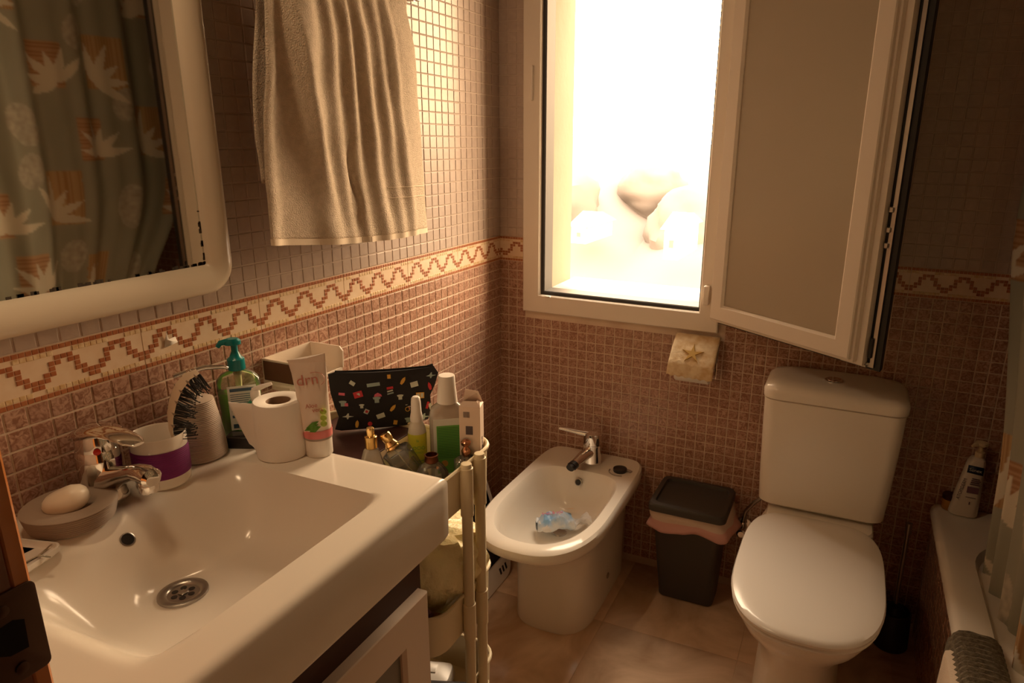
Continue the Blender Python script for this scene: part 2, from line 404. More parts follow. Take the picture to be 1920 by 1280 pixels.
# the open sash, swung right round past the hinge; seen from its outer face
sash = tag(empty('window_sash', (.705, -.050, 0)), 'open white window sash with frosted pane swung over the toilet', 'window sash')
ang = math.atan2(-.557, .83); sash.rotation_euler.z = ang
S0, S1, SZ0, SZ1 = .0, .470, .893, 2.03
def smitre(name, x0, x1, z0, z1, prof, m, par=sash): return mitre(name, x0, x1, z0, z1, 0, 0, 0, m, par, prof=prof)
smitre('frame', S0, S1, SZ0, SZ1, [(0, .046), (0, .012), (.006, .012), (.006, .003), (.009, 0), (.046, 0), (.052, .006), (.052, .046)], PVC)
pane_m = mat('frosted_glass', (.60, .54, .43), .22, trans=.25, ior=1.45, bump=(500, .08, .0005))
B().box((S0+.050, .010, SZ0+.050), (S1-.050, .016, SZ1-.050)).obj('pane', pane_m, sash, smooth=False)
smitre('inner_flange', S0-.012, S1+.050, SZ0-.016, SZ1+.016, [(0, .050), (0, .046), (.045, .046), (.045, .064), (.004, .064)], GASKET)
smitre('rebate', S0-.004, S1+.016, SZ0-.007, SZ1+.006, [(0, .045), (0, .026), (.02, .026), (.02, .045)], PVC)
smitre('lock_channel', S0-.008, S1+.036, SZ0-.010, SZ1+.010, [(0, .0458), (0, .041), (.010, .041), (.010, .0458)], STEEL)
for z in (.905, 1.165, 1.20, 1.245): B().box((S1+.020, .036, z), (S1+.029, .0455, z+(.05 if z < 1 else .014)), bev=.002).obj('roller_cam', STEEL if z > 1 else GASKET, sash)
b = B(); b.box((S1-.05, .034, SZ0-.012), (S1+.02, .044, SZ0-.004), bev=.002); b.obj('corner_drive', STEEL, sash)

# ------------------------------------------------------------------ outside: sloping land, pale houses and hazy trees
LAND = mat('hazy_land', (.112, .098, .095), 1, mott=(.22, (.104, .090, .086), .3))
V = []; F = []; N = 44
for i in range(N+1):
    for j in range(N+1):
        x = -50+75*i/N; y = .9+70*j/N; q = max(0, min(1, (y-11)/16)); q = q*q*(3-2*q)
        ridge = 4.2+.9*math.sin(x*.55+1.2)+.5*math.sin(x*1.3)
        V.append((x, y, -4.0+q*ridge+.12*noise.noise(Vector((x*.2, y*.2, 0)))+max(0, y-27)*.01))
for i in range(N):
    for j in range(N): a = i*(N+1)+j; F.append((a, a+1, a+N+2, a+N+1))
struct(mesh('ground', V, F, LAND))
LEAF = mat('hazy_foliage', (.098, .086, .082), 1, mott=(.3, (.108, .094, .088), .3)); BARK = mat('bark', (.08, .055, .035), 1)
def tree(x, y, z, r, h, label):
    t = thing('tree', label, 'tree', (x, y, z), 0, 'hazy trees outside the window')
    V = []; F = []; n, m_ = 36, 26; sd = x*3.1
    for i in range(m_+1):
        for j in range(n):
            th = PI*i/m_; ph = 2*PI*j/n; d = Vector((math.sin(th)*math.cos(ph), math.sin(th)*math.sin(ph), math.cos(th)))
            k = 1+.22*noise.noise(d*1.6+Vector((sd, 0, 0)))+.10*noise.noise(d*4+Vector((sd, 3, 0)))
            V.append((d.x*r*k, d.y*r*k, h+d.z*r*.95*k))
    for i in range(m_):
        for j in range(n): a = i*n+j; c = i*n+(j+1) % n; F.append((a, c, c+n, a+n))
    mesh('crown', V, F, LEAF, t); B().tube([(0, 0, 0), (.1, 0, h*.6), (0, 0, h)], [.22, .16, .1]).obj('trunk', BARK, t)
tree(-9.3, 21, -1.9, 2.0, .7, 'hazy round tree at the left edge of the window view')
tree(-6.2, 24, -1.3, 1.3, .8, 'small hazy tree in the middle of the window view')
tree(-3.9, 21.5, -2.2, 1.7, .5, 'hazy tree at the right edge of the window view')
HP = mat('pale_render', (.62, .56, .46), .9); WN = mat('house_window', (.1, .09, .08), .3)
def house(x, y, z, w, h, label):
    hs = thing('house', label, 'building', (x, y, z))
    B().box((-w, -1.2, 0), (w, 1.2, h)).obj('wall', HP, hs, smooth=False); a = w+.1
    b = B(); b.add([(-a, -1.3, h), (a, -1.3, h), (a, 1.3, h), (-a, 1.3, h), (-a, 0, h+.35), (a, 0, h+.35)], [(0, 1, 5, 4), (2, 3, 4, 5), (0, 4, 3), (1, 2, 5), (0, 3, 2, 1)]); b.obj('roof', HP, hs, smooth=False)
    B().box((-.06, -1.215, h*.4), (.06, -1.19, h*.65)).obj('window', WN, hs, smooth=False)
house(-6.50, 18.5, -1.55, .24, .50, 'overexposed pale house left of centre in the window view')
house(-3.35, 17.2, -1.60, .20, .8, 'overexposed pale house at the right of the window view')

# ------------------------------------------------------------------ vanity: basin and cabinet
basin = thing('washbasin', 'wide white rectangular ceramic washbasin set on the brown cabinet', 'washbasin', (0, -1.43, .74))
def basin_z(x, y):
    def ss(t): t = max(0, min(1, t)); return t*t*(3-2*t)
    def sharp(t): t = max(0, min(1, t)); return 1-(1-t)**2.4
    ub = ss((x-.115)/.125); uf = sharp((.437-x)/.075); ur = sharp((-1.232-y)/.10); ul = ss((y+1.64)/.10)
    k = ub*uf*ur*ul
    d = math.hypot(x-.24, y+1.435)
    z = .85-.088*k-.012*k*ss(1-d/.20); w = ss(1-(d-.034)/.03)
    return z*(1-w)+.7502*w
b = B(); nx, ny = 72, 92; x0, x1, y0, y1 = 0.0, .489, -1.716, -1.144; V = []; F = []
for i in range(nx+1):
    for j in range(ny+1):
        x = x0+(x1-x0)*i/nx; y = y0+(y1-y0)*j/ny; V.append((x, y+1.43, basin_z(x, y)-.74))
idx = lambda i, j: i*(ny+1)+j
for i in range(nx):
    for j in range(ny): F.append((idx(i, j), idx(i+1, j), idx(i+1, j+1), idx(i, j+1)))
bd = [idx(i, 0) for i in range(nx+1)]+[idx(nx, j) for j in range(1, ny+1)]+[idx(i, ny) for i in range(nx-1, -1, -1)]+[idx(0, j) for j in range(ny-1, 0, -1)]
cx_, cy_ = (x0+x1)/2, (y0+y1)/2+1.43; prev = bd
for o_, z in ((.005, .1087), (.009, .106), (.0115, .102), (.0125, .097), (.0115, .006), (.010, .002), (-.02, 0)):
    cur = []
    for q in bd:
        x, y, _ = V[q]; X = min(max(x, x0+.004), x1-.004); dx = 0 if x <= x0 else (1 if x >= x1-1e-6 else 0); dy = (1 if y > y1+1.43-1e-6 else -1 if y < y0+1.43+1e-6 else 0)
        if dx and dy: dx *= .75; dy *= .75
        cur.append(len(V)); V.append((x+dx*o_, y+dy*o_, z))
    for k in range(len(bd)): F.append((prev[k], prev[(k+1) % len(bd)], cur[(k+1) % len(bd)], cur[k]))
    prev = cur
mesh('bowl', V, F, CERAMIC, basin)
zb = basin_z(.24, -1.435)-.74
dr = empty('drain', (.24, -.005, zb)); dr.parent = basin
b = B().lathe([(.0335, .0002), (.033, .0036), (.030, .0048), (.0245, .0040), (.0215, .0022), (.0205, .0008)], 36, cap0=False, cap1=False)
b.obj('drain_flange', STEEL, dr)
b = B()
b.box((-.0055, -.0055, .0010), (.0055, .0055, .0034), bev=.001)
b.obj('drain_screw', STEEL, dr)
B().lathe([(.0215, .0002), (.0215, .0010), (0, .0010)], 30).obj('drain_plate', STEEL, dr)
for k in range(6):
    a = k*PI/3+.3; B().lathe([(.0044, .0009), (.0044, .0014), (0, .0014)], 14, (.0125*math.cos(a), .0125*math.sin(a), 0)).obj('drain_hole', BLACKPL, dr)
# overflow opening on the rear slope
xo, yo = .158, -1.447; g = (basin_z(xo+.004, yo)-basin_z(xo-.004, yo))/.008
rot = Matrix.Translation((xo, yo+1.43, basin_z(xo, yo)-.74+.0006)) @ Vector((-g, 0, 1)).to_track_quat('Z', 'Y').to_matrix().to_4x4()
B().lathe([(.0105, -.002), (.0105, .0005), (.009, .0009), (.0085, -.002)], 24, rot=rot, cap0=False, cap1=False).obj('overflow_rim', STEEL, basin)
B().lathe([(.0085, -.001), (.0085, -.0003)], 24, rot=rot).obj('overflow_hole', BLACKPL, basin)

cab = thing('vanity_cabinet', 'dark brown vanity cabinet with white framed doors under the washbasin', 'cabinet', (.0, -1.43, 0))
b = B(); b.box((.01, -.265, .08), (.452, .272, .735)); b.box((.04, -.24, 0), (.40, .24, .08)); b.obj('body', DARKBROWN, cab, smooth=False)
def cabdoor(yl, yr, z0, z1):
    d = empty('door', (.452, (yl+yr)/2+1.43, 0)); d.parent = cab; h = (yr-yl)/2; w = .072
    bb = B(); 
    prof = [(0, 0), (0, .018), (.002, .020), (w-.006, .020), (w, .014), (w, 0)]
    cs = [(-h, z0, 1, 1), (h, z0, -1, 1), (h, z1, -1, -1), (-h, z1, 1, -1)]; n = len(prof)
    VV = [Vector((x, y+sy*dd, z+sz*dd)) for (y, z, sy, sz) in cs for dd, x in prof]
    bb.add(VV, [(i*n+j, i*n+(j+1) % n, ((i+1) % 4)*n+(j+1) % n, ((i+1) % 4)*n+j) for i in range(4) for j in range(n)])
    bb.obj('door_frame', CABWHITE, d, smooth=False)
    B().box((.002, -h+w-.004, z0+w-.004), (.010, h-w+.004, z1-w+.004)).obj('panel', CABGREY, d, smooth=False)
cabdoor(-1.43, -1.166, .10, .645); cabdoor(-1.695, -1.434, .10, .645)

# ------------------------------------------------------------------ things on the basin
ZT = .850
# mixer tap
fa = thing('basin_tap', 'chrome single lever mixer tap at the back of the washbasin', 'tap', (.062, -1.408, ZT), -.05)
b = B(); b.lathe([(.029, 0), (.029, .004), (.0265, .012), (.026, .045), (.0265, .062), (.0245, .078), (.016, .088), (.0, .091)], 32); b.obj('body', CHROME, fa)
b = B(); rings = []
for k, (x, z, w, h) in enumerate([(.008, .028, .022, .024), (.030, .038, .019, .018), (.052, .050, .015, .013), (.078, .060, .013, .011), (.096, .061, .014, .0125), (.107, .058, .014, .013), (.111, .056, .010, .009)]):
    rings.append([(x+.25*h*math.sin(2*PI*j/16)*0, w*math.cos(2*PI*j/16), z+h*math.sin(2*PI*j/16)) for j in range(16)])
b.loft(rings); b.lathe([(.011, .036), (.012, .038), (.012, .052), (.009, .056)], 20, (.099, 0, 0)); b.obj('spout', CHROME, fa)
b = B(); rings = []
for x, z, w, h in [(-.029, .090, .008, .004), (-.024, .095, .021, .010), (-.006, .101, .0245, .013), (.012, .106, .023, .010), (.03, .110, .019, .007), (.055, .110, .016, .005), (.080, .106, .014, .004), (.092, .104, .008, .002)]:
    rings.append([(x, w*math.cos(2*PI*j/16), z+h*math.sin(2*PI*j/16)) for j in range(16)])
b.loft(rings); b.lathe([(.0235, .072), (.0245, .084), (.021, .104)], 24); b.obj('lever', CHROME, fa)
tag(B().lathe([(.0045, 0), (.0045, .0012), (.003, .0018)], 14, rot=Matrix.Translation((.0225, -.0125, .082)) @ Vector((.85, -.5, .1)).to_track_quat('Z', 'Y').to_matrix().to_4x4()).obj('temperature_dot', mat('red_dot', (.6, .02, .01), .3), fa), 'red dot')

RIB = mat('ribbed_taupe_ceramic', (.40, .32, .255), .6)
fa.scale = (1.12, 1.12, 1.06)
# soap dish + soap
sd = thing('soap_dish', 'round ribbed taupe soap dish left of the tap', 'soap dish', (.088, -1.474, ZT))
prof = [(.030, 0)]
for k in range(9):
    r = .050+.007*(k/8)**.7; z = .002+.026*k/8; prof += [(r, z), (r+.0018, z+.0015), (r, z+.0029)]
prof += [(.0565, .031), (.053, .033), (.034, .031), (.028, .026), (.022, .020), (0, .018)]
B().lathe(prof, 56).obj('dish', RIB, sd); 
so_ = B(); n = 28; rings = []
for z, k in ((0, .55), (.003, .82), (.008, .97), (.013, 1), (.018, .93), (.022, .75), (.0245, .4)):
    rings.append([(.030*k*abs(math.cos(t))**.9*math.copysign(1, math.cos(t)), .024*k*abs(math.sin(t))**.9*math.copysign(1, math.sin(t)), z*1.45+.16*.024*math.cos(t)) for t in [2*PI*j/n for j in range(n)]])
so_.loft(rings); o = so_.obj('soap_bar', mat('cream_soap', (.90, .80, .66), .35)); o.location = (.092, -1.478, ZT+.0195); o.rotation_euler = (.0, -.10, .5)
tag(o, 'worn cream bar of soap lying on the round dish', 'soap')
# tumbler
tb = thing('tumbler', 'white ceramic tumbler with a purple ribbed band beside the tap', 'cup', (.094, -1.333, ZT), .3)
b = B(); b.lathe([(.036, 0), (.0385, .003), (.0395, .008), (.040, .082), (.0392, .0845), (.0375, .082), (.037, .01), (0, .008)], 48, cap0=True, cap1=False); b.obj('body', CERAMIC, tb)
prof = []
for k in range(15): z = .018+.0466*k/15; prof += [(.0402, z), (.0408, z+.0015)]
B().lathe(prof, 48, cap0=False, cap1=False).obj('band', mat('purple_band', (.20, .018, .15), .55), tb)
# hairbrush standing in it
hb = thing('hairbrush', 'curved vented hairbrush with black bristles standing in the tumbler', 'hairbrush', (0, 0, 0))
BW = mat('beige_brush_plastic', (.70, .58, .44), .4)
U = Vector((.04, .08, 0)).normalized(); P0 = Vector((.08, -1.38, 0)); N_ = Vector((U.y, -U.x, 0))
path = [(.062, .870), (.058, .905), (.054, .935), (.056, .960), (.063, .983), (.073, 1.003), (.087, 1.018), (.103, 1.023)]
P = [P0+U*(s+.012)+Vector((0, 0, z)) for s, z in path]
b = B(); rings = []
for i, p in enumerate(P):
    d = (P[min(i+1, len(P)-1)]-P[max(i-1, 0)]).normalized(); q = d.cross(N_).normalized(); w = (.006, .007, .012, .018, .020, .020, .018, .012)[i]; t = .0022
    rings.append([p+N_*w*math.cos(a)+q*t*math.sin(a) for a in [2*PI*j/14 for j in range(14)]])
b.loft(rings); b.obj('back', BW, hb)
b = B(); bb2 = B()
import itertools
def pathat(t):
    f = t*(len(P)-1); i = min(int(f), len(P)-2); f -= i; p = P[i].lerp(P[i+1], f); d = (P[i+1]-P[i]).normalized(); return p, d
for k in range(19):
    p, d = pathat(.24+.76*k/18); q = d.cross(N_).normalized()
    if q.dot(U) < 0: q = -q
    q = (q-Vector((0, 0, .35))).normalized()
    for j in range(-3, 4):
        w = N_*(.0052*j+rnd.gauss(0, .0008)); L_ = .031+rnd.gauss(0, .002); q = (q+Vector((rnd.gauss(0, .05), rnd.gauss(0, .05), rnd.gauss(0, .06)))).normalized()
        b.tube([p+w, p+w*1.35+q*L_], .0008, 5); b.lathe([(.0010, 0), (.0010, .0016)], 6, tuple(p+w*1.35+q*L_))
b.obj('bristle', BLACKPL, hb)['kind'] = 'stuff'
b = B()
for k in range(6):
    p, d = pathat(.36+.58*k/5); b.tube([p-N_*.0200, p+N_*.0200], .0019, 6)
b.obj('vent_slot', mat('brush_slot', (.30, .23, .17), .4), hb)['kind'] = 'stuff'
# ribbed dispenser
dp = thing('soap_dispenser', 'ribbed taupe pump dispenser standing behind the tumbler', 'dispenser', (.072, -1.243, ZT), .2)
prof = [(.034, 0), (.0395, .003)]
for k in range(34):
    t = k/33; z = .005+.098*t; r = .0405-.0125*t**1.5; prof += [(r, z), (r+.0010, z+.0014)]
prof += [(.026, .106), (.012, .108), (0, .108)]
B().lathe(prof, 56).obj('body', RIB, dp)
B().lathe([(.011, .106), (.0115, .108), (.0115, .118), (.008, .120), (.0035, .121), (.0035, .150), (0, .150)], 20).obj('collar', CHROME, dp)
b = B(); b.lathe([(.0085, .149), (.0095, .151), (.009, .158), (.003, .160)], 18); b.tube([(0, 0, .155), (.012, .02, .156), (.026, .046, .150), (.030, .052, .146)], [.0045, .0045, .0035, .003], 10); b.tube([(0, 0, .155), (-.014, -.024, .152)], [.0045, .004]); b.obj('nozzle', CHROME, dp)
# green soap bottle (clear, half full)
GP = clear_mat('clear_plastic', (.93, .93, .88), .06, (.8, .75, .6), .10)
GREENLIQ = mat('green_soap', (.16, .85, .01), .25)
TEAL = mat('teal_plastic', (.0, .19, .20), .3)
gb = thing('soap_bottle', 'clear pump bottle of bright green soap with a teal pump', 'bottle', (.060, -1.140, ZT), .80)
def oval(rx, ry, z, n=36, e=2.6): return [(rx*math.copysign(abs(math.cos(t))**(2/e), math.cos(t)), ry*math.copysign(abs(math.sin(t))**(2/e), math.sin(t)), z) for t in [2*PI*j/n for j in range(n)]]
b = B(); b.loft([oval(.030, .016, 0), oval(.036, .020, .004), oval(.0345, .020, .05), oval(.037, .020, .092), oval(.036, .019, .108), oval(.028, .016, .118), oval(.013, .012, .124), oval(.0125, .0125, .128)]); b.obj('bottle_body', GP, gb)
b = B(); b.loft([oval(.029, .0155, .001), oval(.0352, .0192, .005), oval(.0337, .0192, .05), oval(.0358, .0192, .084)]); b.obj('liquid', GREENLIQ, gb)
b = B(); b.lathe([(.0145, .126), (.0152, .128), (.0148, .146), (.010, .150), (.0075, .156), (.0058, .160), (.0058, .176), (.0, .176)], 24); 
b.loft([[(.014*math.cos(a)-.002, .011*math.sin(a), z) for a in [2*PI*j/18 for j in range(18)]] for z in (.173, .180)]+[[(.010*math.cos(a)-.002, .008*math.sin(a), .184) for a in [2*PI*j/18 for j in range(18)]]])
b.tube([(-.008, 0, .179), (-.022, 0, .177), (-.027, 0, .170)], [.006, .005, .004]); b.obj('pump', TEAL, gb)
tag(B().tube([(0, 0, .126), (.001, 0, .06), (.002, 0, .09)], [.0075, .003, .002], 8).obj('dip_tube', mat('pale_tube', (.8, .78, .45), .4), gb), 'pale dip tube')
LAB = mat('pale_label', (.72, .74, .68), .5)
lb = B(); pts = []
lb.box((-.019, -.0222, .016), (.029, -.0205, .100), bev=.0006); lb.obj('label', LAB, gb)
BL = mat('label_ink_blue', (.05, .10, .16), .5)
lb = B(); lb.box((-.015, -.0226, .090), (.025, -.0222, .096)); 
for k in range(9): lb.box((-.015, -.0225, .052+.004*k), (.024-.006*(k*7 % 4)*.5, -.0222, .0532+.004*k))
lb.box((-.015, -.0226, .040), (.008, -.0222, .045)); lb.box((-.015, -.0226, .020), (-.006, -.0222, .028)); lb.obj('label_print', BL, gb)['kind'] = 'stuff'
# pump bottle behind the toilet roll
pb = thing('lotion_bottle', 'green pump bottle with white nozzle half hidden behind the toilet roll', 'bottle', (.115, -1.155, ZT), .35)
b = B(); b.lathe([(.018, 0), (.021, .003), (.021, .062), (.017, .074), (.010, .080), (0, .080)], 28); b.obj('bottle_body', mat('sea_green_plastic', (.03, .26, .15), .3), pb)
b = B(); b.lathe([(.0075, .078), (.0085, .080), (.0085, .096), (.006, .100), (0, .100)], 18); b.tube([(-.004, 0, .098), (.008, .004, .103), (.026, .012, .108)], [.005, .0048, .003], 10); b.obj('nozzle', WHITEPL, pb)
# small black box
bx = thing('black_case', 'small shiny black box against the toilet roll', 'box', (.105, -1.1815, ZT), .42)
b = B().box((-.028, -.014, 0), (.028, .014, .022), bev=.0015); b.obj('case_body', BLACKPL, bx)
b = B().box((-.024, -.010, .0222), (.024, .010, .0228)); b.obj('lid_panel', mat('smoky_lid', (.04, .03, .028), .12), bx)
# toilet roll on end with a loose sheet
tr = thing('toilet_roll', 'white toilet roll standing on end on the basin corner', 'toilet roll', (.190, -1.176, ZT), 0)
b = B(); b.lathe([(.020, .001), (.040, 0), (.0425, .002), (.043, .05), (.0425, .098), (.0405, .101), (.0235, .1005), (.0205, .099), (.020, .05)], 44, cap0=False, cap1=False); b.loft([], ) if False else None
b.add([(0, 0, 0)], []); b.obj('roll', PAPER, tr)
B().lathe([(.0205, .002), (.0205, .099), (.0195, .0992), (.0193, .002)], 30, cap0=False, cap1=False).obj('core', CARD, tr)
V = []; F = []
for i in range(9):
    for j in range(7):
        s = i/8; t = j/6; a = math.radians(222-14*s)
        p = Vector((.0432*math.cos(a), .0432*math.sin(a), 0))+Vector((-.62, -.30, 0))*(.020+.034*t)*s
        V.append((p.x, p.y+.004*math.sin(3*s+t*2), .004+.092*t+.006*s*(t-.6)+.018*s*(1-t)))
for i in range(8):
    for j in range(6): a = i*7+j; F.append((a, a+1, a+8, a+7))
solid(mesh('loose_sheet', V, F, PAPER, tr), .0008)
# aloe cream tube standing on its cap
ct = thing('cream_tube', 'white and pink aloe cream tube standing on its cap', 'tube', (.247, -1.150, ZT), 0)
ud = Vector((.043, .028, 0)).normalized(); nd = Vector((ud.y, -ud.x, 0))
def trg(w, t, z, s=0, n=32): return [tuple(ud*(w*math.cos(a)+s)+nd*(t*math.sin(a))+Vector((0, 0, z))) for a in [2*PI*j/n for j in range(n)]]
TW = mat('pearl_tube', (.80, .70, .62), .3)
B().loft([trg(.021, .021, 0), trg(.0225, .0225, .002), trg(.0225, .0225, .031), trg(.0215, .0215, .032)]).obj('cap', WHITEPL, ct)
B().loft([trg(.0232, .0232, .032), trg(.0236, .0230, .036), trg(.0245, .0205, .07, -.002), trg(.0262, .0150, .11, -.004), trg(.0285, .0080, .150, -.006), trg(.030, .0022, .168, -.008)]).obj('tube_body', TW, ct)
r0 = trg(.030, .0016, .168, -.008); r1 = trg(.031, .0012, .1755, -.009)
r1 = [(x, y, z+(.008 if (Vector((x, y, 0)).dot(ud)+.009) > 0 else -.002)*abs(Vector((x, y, 0)).dot(ud)+.009)/.031) for x, y, z in r1]
B().loft([r0, r1]).obj('crimp', TW, ct)
B().loft([trg(.0240, .0234, .036), trg(.0242, .0232, .043), trg(.0246, .0225, .050)], False, False).obj('pink_band', mat('pink_print', (.72, .22, .22), .35), ct)
B().loft([trg(.0238, .0238, .0325), trg(.0240, .0236, .036)], False, False).obj('grey_band', mat('silver_print', (.33, .27, .22), .3), ct)
INK = mat('pink_ink', (.55, .22, .17), .5)
def onf(s, z, off=.0):      # point on the tube's front face
    k = (z-.032)/.136; t = .0232*(1-k)**.72+.0022
    return nd*(t+off)+ud*s+Vector((0, 0, z))
tl = Vector((0, 0, 1))-nd*.18
text('lettering', 'drn', .026, onf(-.008, .140, .0012), ud+Vector((0, 0, .10)), tl, INK, ct)
text('lettering', 'Aloe', .0105, onf(-.004, .096, .0012), ud+Vector((0, 0, .12)), tl, INK, ct)
text('lettering', 'vera', .0105, onf(.006, .089, .0012), ud+Vector((0, 0, .12)), tl, INK, ct)
b = B(); b.tube([onf(.004+.016*math.cos(a), .141+.012*math.sin(a), .0010) for a in [math.radians(t) for t in range(-50, 130, 15)]], .0005, 5); b.obj('logo_arc', INK, ct)
GR = mat('aloe_green', (.10, .26, .02), .5); GR2 = mat('lime_print', (.42, .55, .08), .5)
b = B()
for k, (s, z, L_, a) in enumerate([(-.006, .060, .024, .35), (-.004, .064, .022, .5), (.0, .057, .02, .3)]):
    b = B(); b.add([onf(s-L_/2, z-.006, .0012), onf(s, z-.007, .0012), onf(s+L_/2, z+L_/2*a, .0012), onf(s, z+.004, .0012)], [(0, 1, 2, 3)])
    solid(b.obj('leaf_print', GR, ct), .0003)
for z in (.064, .074, .085): solid(B().add([onf(.0145+.0055*math.cos(a), z+.0052*math.sin(a), -.0002) for a in [2*PI*j/14 for j in range(14)]], [tuple(range(14))]).obj('slice_print', GR2, ct), .0006)
# white plastic tray by the soap dish
ra = thing('plastic_tray', 'small clear white plastic tray at the left end of the basin', 'tray', (.115, -1.560, ZT-.003), .25)
b = B(); rr = [[(x, y, z) for x, y in rrect(-.038+d, .038-d, -.055+d, .030-d, .012)] for d, z in ((.004, 0), (0, .004), (0, .011), (.002, .011), (.004, .005), (.007, .003))]
b.loft(rr); b.obj('tray_body', WHITEPL, ra)
b = B(); b.tube([(.030, .020, .013), (.036, -.006, .014), (.028, -.05, .014)], .002, 8); b.tube([(.036, -.006, .014), (.044, .002, .008)], .0016, 6); b.obj('clip', CHROME, ra)

# wall shelf (soap caddy)
sh = thing('wall_shelf', 'white plastic soap shelf fixed to the tiles above the cart', 'shelf', (0, -.958, .902))
WS = mat('white_shelf_plastic', (.80, .72, .62), .2)
b = B(); T = .003
def sidepl(y, t): 
    o2 = [(.001, -.000), (.078, -.000), (.088, .008), (.090, .044), (.082, .054), (.001, .054)]
    b.loft([[(x, yy, z) for x, z in o2] for yy in (y, y+t)])
b.box((.001, -.066, 0), (.086, .066, T)); b.box((.001, -.066, 0), (.001+T, .066, .054)); sidepl(.066, T); sidepl(-.069, T)
b.box((.084, -.066, 0), (.087, .066, .009), bev=.001)
b.obj('shell', WS, sh)
b = B(); b.box((.006, -.0712, .010), (.084, -.0690, .050), bev=.001); b.obj('side_reflection', mat('painted_dark_reflection', (.12, .06, .035), .15), sh)  # brown sheet paints in the dark reflection on the shelf's left side
b = B(); b.box((.01, -.060, -.016), (.06, -.004, -.001), bev=.003); b.obj('bracket', WS, sh)

# ------------------------------------------------------------------ mirror
mi_ = thing('wall_mirror', 'large wall mirror in a thick glossy cream frame with rounded corners', 'mirror', (0, 0, 0))
MY0, MY1, MZ0, MZ1 = -1.75, -1.092, 1.112, 2.10
prof = [(0, .002), (0, .018), (.004, .030), (.012, .038), (.024, .041), (.040, .038), (.048, .032), (.052, .027), (.054, .020)]
rings = []
for d, x in prof: rings.append([(x, y, z) for y, z in rrect(MY0+d, MY1-d, MZ0+d, MZ1-d, max(.055-d*.98, .003), 8)])
b = B(); b.loft(rings, False, False); b.obj('mirror_frame', MIRFRAME, mi_)
gm = mat('mirror_glass', (.72, .72, .66), .025, metal=1)
b = B(); b.box((.010, MY0+.05, MZ0+.05), (.022, MY1-.05, MZ1-.05)); b.obj('mirror_glass', gm, mi_, smooth=False)
b = B()
for k in range(46):
    y = MY1-.058-rnd.random()**1.2*.40; h = .0015+.003*rnd.random(); b.box((.0221, y, MZ0+.053), (.0224, y+.003+.006*rnd.random(), MZ0+.055+h))
for k in range(16):
    z = MZ0+.055+rnd.random()**2*.09; b.box((.0221, MY1-.0555-.003*rnd.random(), z), (.0224, MY1-.053, z+.002+.006*rnd.random()))
b.obj('edge_wear', mat('worn_silvering', (.06, .045, .03), .6), mi_, smooth=False)['kind'] = 'stuff'

la = thing('mirror_lamp', 'slim chrome lamp fixed to the tiles above the mirror', 'lamp', (0, -1.42, 2.21))
B().box((.001, -.03, -.02), (.10, .03, .0), bev=.004).obj('arm', CHROME, la)
B().box((.105, -.18, -.008), (.185, .18, .016), bev=.004).obj('lamp_body', CHROME, la)

# ------------------------------------------------------------------ towel on its rail
rl = thing('towel_rail', 'chrome towel rail on the left wall carrying the beige towel', 'towel rail', (0, -.82, 1.69))
B().tube([(.085, -.27, 0), (.085, .27, 0)], .007, 14).obj('bar', CHROME, rl)
for s in (-1, 1):
    bb = B(); bb.tube([(.001, .255*s, 0), (.085, .255*s, 0)], .008, 12); bb.lathe([(.020, 0), (.020, .006), (.010, .010)], 20, rot=Matrix.Translation((.001, .255*s, 0)) @ Matrix.Rotation(PI/2, 4, 'Y')); bb.obj('bracket', CHROME, rl)
TOW = mat('beige_terry', (.86, .73, .58), .95, bump=(430, 1.0, .006), mott=(90, (.76, .64, .49), .15))
TOWB = mat('beige_woven_band', (.80, .68, .53), .85, bump=(900, .35, .001))
def towel_x(u, v):
    s = 0; w_ = noise.noise(Vector((u*3, v*2.2, 4)))*.02
    for c, w, a, dr_ in ((.02, .035, .012, 0), (.23, .075, .026, .16), (.375, .040, .014, .10), (.485, .034, .013, .05), (.59, .040, .015, .06), (.70, .034, .010, .05), (.79, .034, .010, .04)):
        q = (u+w_-(c+dr_*(v-.5)))/w; s += a*math.exp(-q*q)*(.45+.55*(1-abs(v-.4)*1.2))
    q = (u-.06-.30*v)/.035; s += .009*math.exp(-q*q)*max(0, min(1, v*3))*max(0, min(1, (1-v)*3))
    q = (u-.46+.02*math.sin(v*20))/.012; s -= .008*math.exp(-q*q)*math.exp(-((v-.78)/.12)**2)
    s += .014*max(0, (u-.86)/.14)*0-.018*max(0, (u-.84)/.16)**1.3
    s += .006*math.sin(u*7+v*3)+.004*noise.noise(Vector((u*8, v*6, 1)))
    return s
def towel_layer(v1, x0, sgn, ya, yb, nv=90, nu=150, zt=1.690):
    V = []; F = []
    for j in range(nv+1):
        v = j/nv
        for i in range(nu+1):
            u = i/nu; yl = -1.035-.040*min(1, v/.8)+.004*math.sin(v*8); yr = -.612+.030*min(1, v*5)+.043*v**2+.006*math.sin(v*3)
            yl += yb; y = yl+(yr-yl)*u+ya; z = zt-(zt-v1)*v
            k = min(1, .15+v/.08); x = x0+sgn*(.012+(towel_x(u, v))*k)
            z -= (.008*math.sin(min(1, u*1.15)*PI)+.036*u)*v
            V.append((x, y, z))
    for j in range(nv):
        for i in range(nu): a = j*(nu+1)+i; F.append((a, a+1, a+nu+2, a+nu+1))
    return V, F
tw = thing('towel', 'beige terry towel hanging in folds from the rail on the left wall', 'towel', (0, 0, 0))
V, F = towel_layer(1.206, .086, 1, 0, 0)
o = solid(mesh('front_fall', V, F, TOW, tw), .004)
V2, F2 = towel_layer(1.30, .056, -.2, .012, .030, 40, 60); 
o = solid(mesh('rear_fall', V2, F2, TOW, tw), .004)
